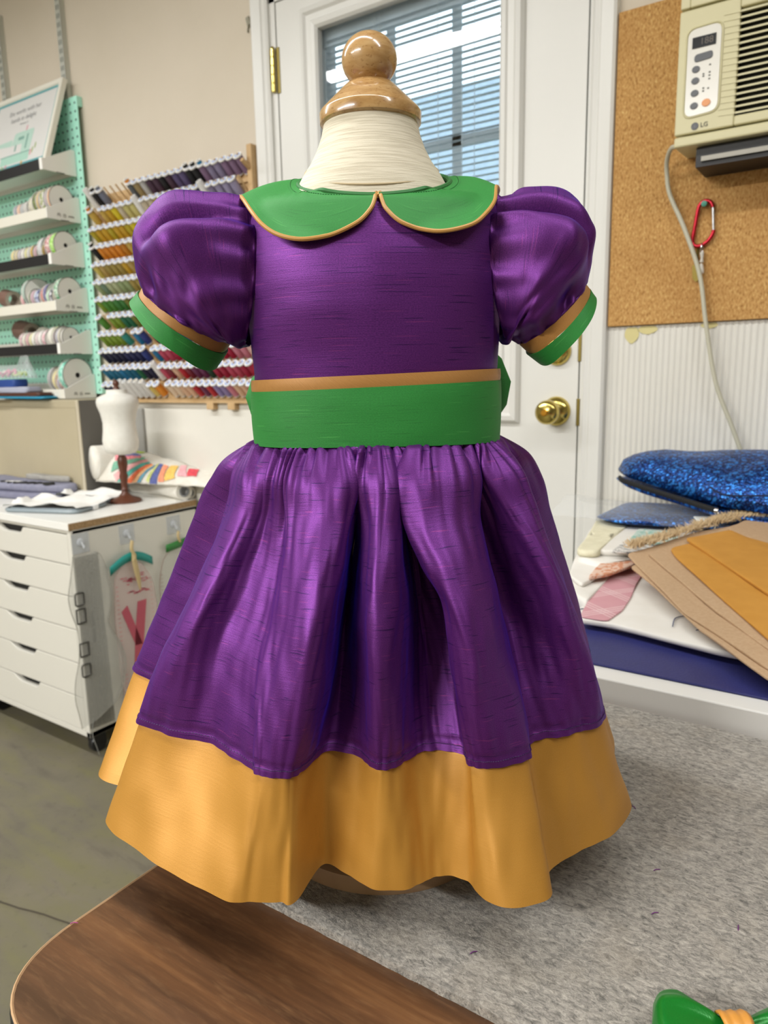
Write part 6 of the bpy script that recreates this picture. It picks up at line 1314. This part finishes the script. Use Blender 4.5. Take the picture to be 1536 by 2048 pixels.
# puff sleeves with banded cuffs
def sleeve(sgn, rings, n_body, seed):
    """rings: (cx, cz, e1x, e1z, r1, r2, tilt); the first n_body make the puff, then trim and cuff rings"""
    N = 144
    def frame(rg):
        cx, cz, ex_, ez_, r1, r2, tl = rg; L_ = math.hypot(ex_, ez_)
        return Vector((cx, -0.003, cz)), Vector((ex_ / L_, 0, ez_ / L_)) * r1, Vector((0, -1, -tl)) * r2
    fr_ = [frame(r_) for r_ in rings]
    cs_, e1s, e2s = ([f[k] for f in fr_[:n_body]] for k in range(3))
    M_ = 64; C_, E1, E2 = ctrl(cs_, M_), ctrl(e1s, M_), ctrl(e2s, M_)
    rows = []
    for j in range(M_):
        s_ = j / (M_ - 1); r_ = []
        for i in range(N):
            a = 2 * PI * i / N; ca_, sa_ = math.cos(a), math.sin(a)
            q = sup(1, 1, a, 2.25); d = E1[j] * q[0] + E2[j] * q[1]; nrm = d.normalized()
            topw = 0.5 + 0.5 * ca_
            off = 0.0030 * math.sin(17 * a + seed + 2 * wob(a * 2, seed)) * math.exp(-s_ / 0.16) * (0.35 + topw) * min(1, s_ / 0.03)
            off += 0.0022 * math.sin(14 * a + 2 * seed + 2 * wob(a * 2, seed + 3)) * math.exp(-(1 - s_) / 0.10) * min(1, (1 - s_) / 0.02)
            bell = math.sin(PI * s_)
            for (ac, sc_, wa, ws, h) in SLF[sgn]:
                da = (a - ac + PI) % (2 * PI) - PI; off += h * math.exp(-(da / wa) ** 2 - ((s_ - sc_) / ws) ** 2)
            off += 0.0030 * wob(a * 1.6, s_ * 4, seed) * bell + 0.0022 * wob(a * 4, s_ * 7, seed + 5) * bell
            tuck = Vector((-sgn * 0.0105 * abs(sa_) ** 1.6 * max(0.0, 1 - s_ / 0.22) ** 1.5, 0, 0))
            r_.append(C_[j] + d + nrm * off + tuck)
        rows.append(r_)
    b = MB(); b.grid(rows, cu=True, uv=lambda j, i: (i / N * 0.34, 0.1 + j * 0.0022))
    sl = b.build('sleeve', m_purple, dr, angle=180, solid=0.0008)
    def bandrows(k0, k1, n, extra):
        out = []
        for j in range(n):
            u = j / (n - 1); c_ = fr_[k0][0].lerp(fr_[k1][0], u); a1 = fr_[k0][1].lerp(fr_[k1][1], u); a2 = fr_[k0][2].lerp(fr_[k1][2], u)
            out.append([c_ + (a1 * math.cos(2 * PI * i / N) + a2 * math.sin(2 * PI * i / N)) * (1 + extra) + Vector((0, 0, 0.0016 * wob(i / N * 9, u, seed))) * u for i in range(N)])
        return out
    b = MB(); b.grid(bandrows(n_body - 1, n_body, 4, 0.035), cu=True, uv=lambda j, i: (i / N * 0.24, j * 0.002)); b.build('cuff_trim', m_gtrim, sl, angle=180, solid=0.001, split=True)
    b = MB(); b.grid(bandrows(n_body, n_body + 1, 6, 0.05), cu=True, uv=lambda j, i: (i / N * 0.24, j * 0.0025)); b.build('cuff', m_green, sl, angle=180, solid=0.0016, split=True)
SLF = {-1: [(R(46), 0.36, 0.13, 0.22, -0.014), (R(20), 0.42, 0.26, 0.22, 0.003), (R(68), 0.36, 0.20, 0.28, 0.006), (R(100), 0.93, 0.16, 0.05, 0.006), (R(62), 0.80, 0.22, 0.10, -0.007), (R(95), 0.55, 0.3, 0.25, -0.003)],
       1: [(R(42), 0.34, 0.12, 0.30, -0.014), (R(18), 0.36, 0.26, 0.26, 0.003), (R(66), 0.40, 0.22, 0.30, 0.006), (R(78), 0.84, 0.26, 0.10, -0.010), (R(118), 0.72, 0.22, 0.16, 0.005), (R(10), 0.10, 0.2, 0.05, -0.006)]}
sleeve(-1, [(-0.0868, 0.4235, 0.10, 1.0, 0.0475, 0.036, 0), (-0.0985, 0.4250, -0.06, 0.99, 0.0505, 0.047, 0.02), (-0.117, 0.4245, -0.36, 0.93, 0.0530, 0.052, 0.05), (-0.1275, 0.4175, -0.60, 0.80, 0.0490, 0.050, 0.10), (-0.1310, 0.4055, -0.75, 0.66, 0.0415, 0.0445, 0.13),
            (-0.1313, 0.3985, -0.825, 0.565, 0.0335, 0.037, 0.15), (-0.1348, 0.3932, -0.80, 0.61, 0.0338, 0.037, 0.15), (-0.1420, 0.3845, -0.73, 0.68, 0.0350, 0.038, 0.15)], 6, 1.7)
sleeve(1, [(0.0868, 0.4235, -0.10, 1.0, 0.0475, 0.036, 0), (0.0980, 0.4235, 0.10, 0.99, 0.0500, 0.047, 0.02), (0.1115, 0.4225, 0.42, 0.91, 0.0505, 0.052, 0.05), (0.1190, 0.4155, 0.62, 0.785, 0.0460, 0.049, 0.08), (0.1225, 0.4045, 0.70, 0.71, 0.0375, 0.043, 0.10),
           (0.1245, 0.3945, 0.73, 0.68, 0.0290, 0.035, 0.12), (0.1295, 0.3885, 0.68, 0.735, 0.0285, 0.035, 0.12), (0.1360, 0.3815, 0.60, 0.80, 0.0275, 0.036, 0.12)], 6, 4.2)

# hair bow lying on the felt
hb_ = thing('hair_bow', 'green satin hair bow with gold centre lying on the felt at the right front', 'hair bow', (-0.0350, -1.2385, 0.7262), (0, 0, R(34)))
m_gsat = silk('green_satin', '#147a26', '#0d5a1c', '#3fae4c', rough=0.30, metal=0.25, sheen=0.1, sheen_tint='#a0ffa0', slub_amt=0.0, grain=0.2, aniso=0.3)
def flat_lobe(name, m, L_, W_, H_, sgn, ang, z, par, seed, npl=6):
    rows = []
    for j in range(23):
        u = j / 22; w = W_ * (0.26 + 0.80 * min(1, u / 0.62) ** 0.9) * (math.sqrt(max(0.0, 1 - ((u - 0.60) / 0.40) ** 2.6)) if u > 0.60 else 1)
        row = []
        for i in range(48):
            a = 2 * PI * i / 48; top = math.sin(a)
            h = H_ * (0.40 + 0.60 * math.sin(PI * min(u * 0.75, 0.5))) * (1 if u < 0.85 else math.sqrt(max(0.0, 1 - ((u - 0.85) / 0.15) ** 2)) * 0.95 + 0.05)
            pl = 1 + ((0.42 * abs(math.sin(npl * a * 0.5 + seed)) - 0.25 + 0.10 * math.sin(11 * a + seed)) * (1 - u) ** 0.6 * (1.3 if top > 0 else 0.2))
            row.append(Vector((sgn * L_ * u, w * math.cos(a), z + h * top * pl * (1.0 if top > 0 else 0.9) + H_ * 0.95)))
        rows.append(row)
    M = Matrix.Rotation(ang, 4, 'Z'); b = MB(); b.grid([[M @ p for p in r_] for r_ in rows], cu=True, uv=lambda j, i: (j * 0.002, i * 0.001), flip=sgn < 0)
    return b.build(name, m, par, angle=180)
flat_lobe('loop', m_gsat, 0.040, 0.0225, 0.0125, -1, R(-14), 0.003, hb_, 1.0); flat_lobe('loop', m_gsat, 0.040, 0.0225, 0.0125, 1, R(-12), 0.003, hb_, 2.4)
q = flat_lobe('back_loop', m_purple, 0.031, 0.0215, 0.0050, -1, R(-26), 0.0, hb_, 3.0); q['label'] = 'purple back loop'
b = MB(); P = []
for j in range(9):
    y = -0.0085 + 0.017 * j / 8; P.append([(0.0068 * (1 + 0.10 * math.cos(PI * (j - 4) / 8)) * (-1 + 2 * i / 8), y, 0.0165 + 0.0125 * math.sqrt(max(0.05, 1 - (y / 0.0105) ** 2)) + 0.0006 * math.sin(i * 2.0)) for i in range(9)])
b.grid(P, uv=lambda j, i: (i * 0.002, j * 0.002)); b.build('centre_band', mat('gold_satin_band', '#cf8f3e', 0.35), hb_, angle=180, solid=0.0016)
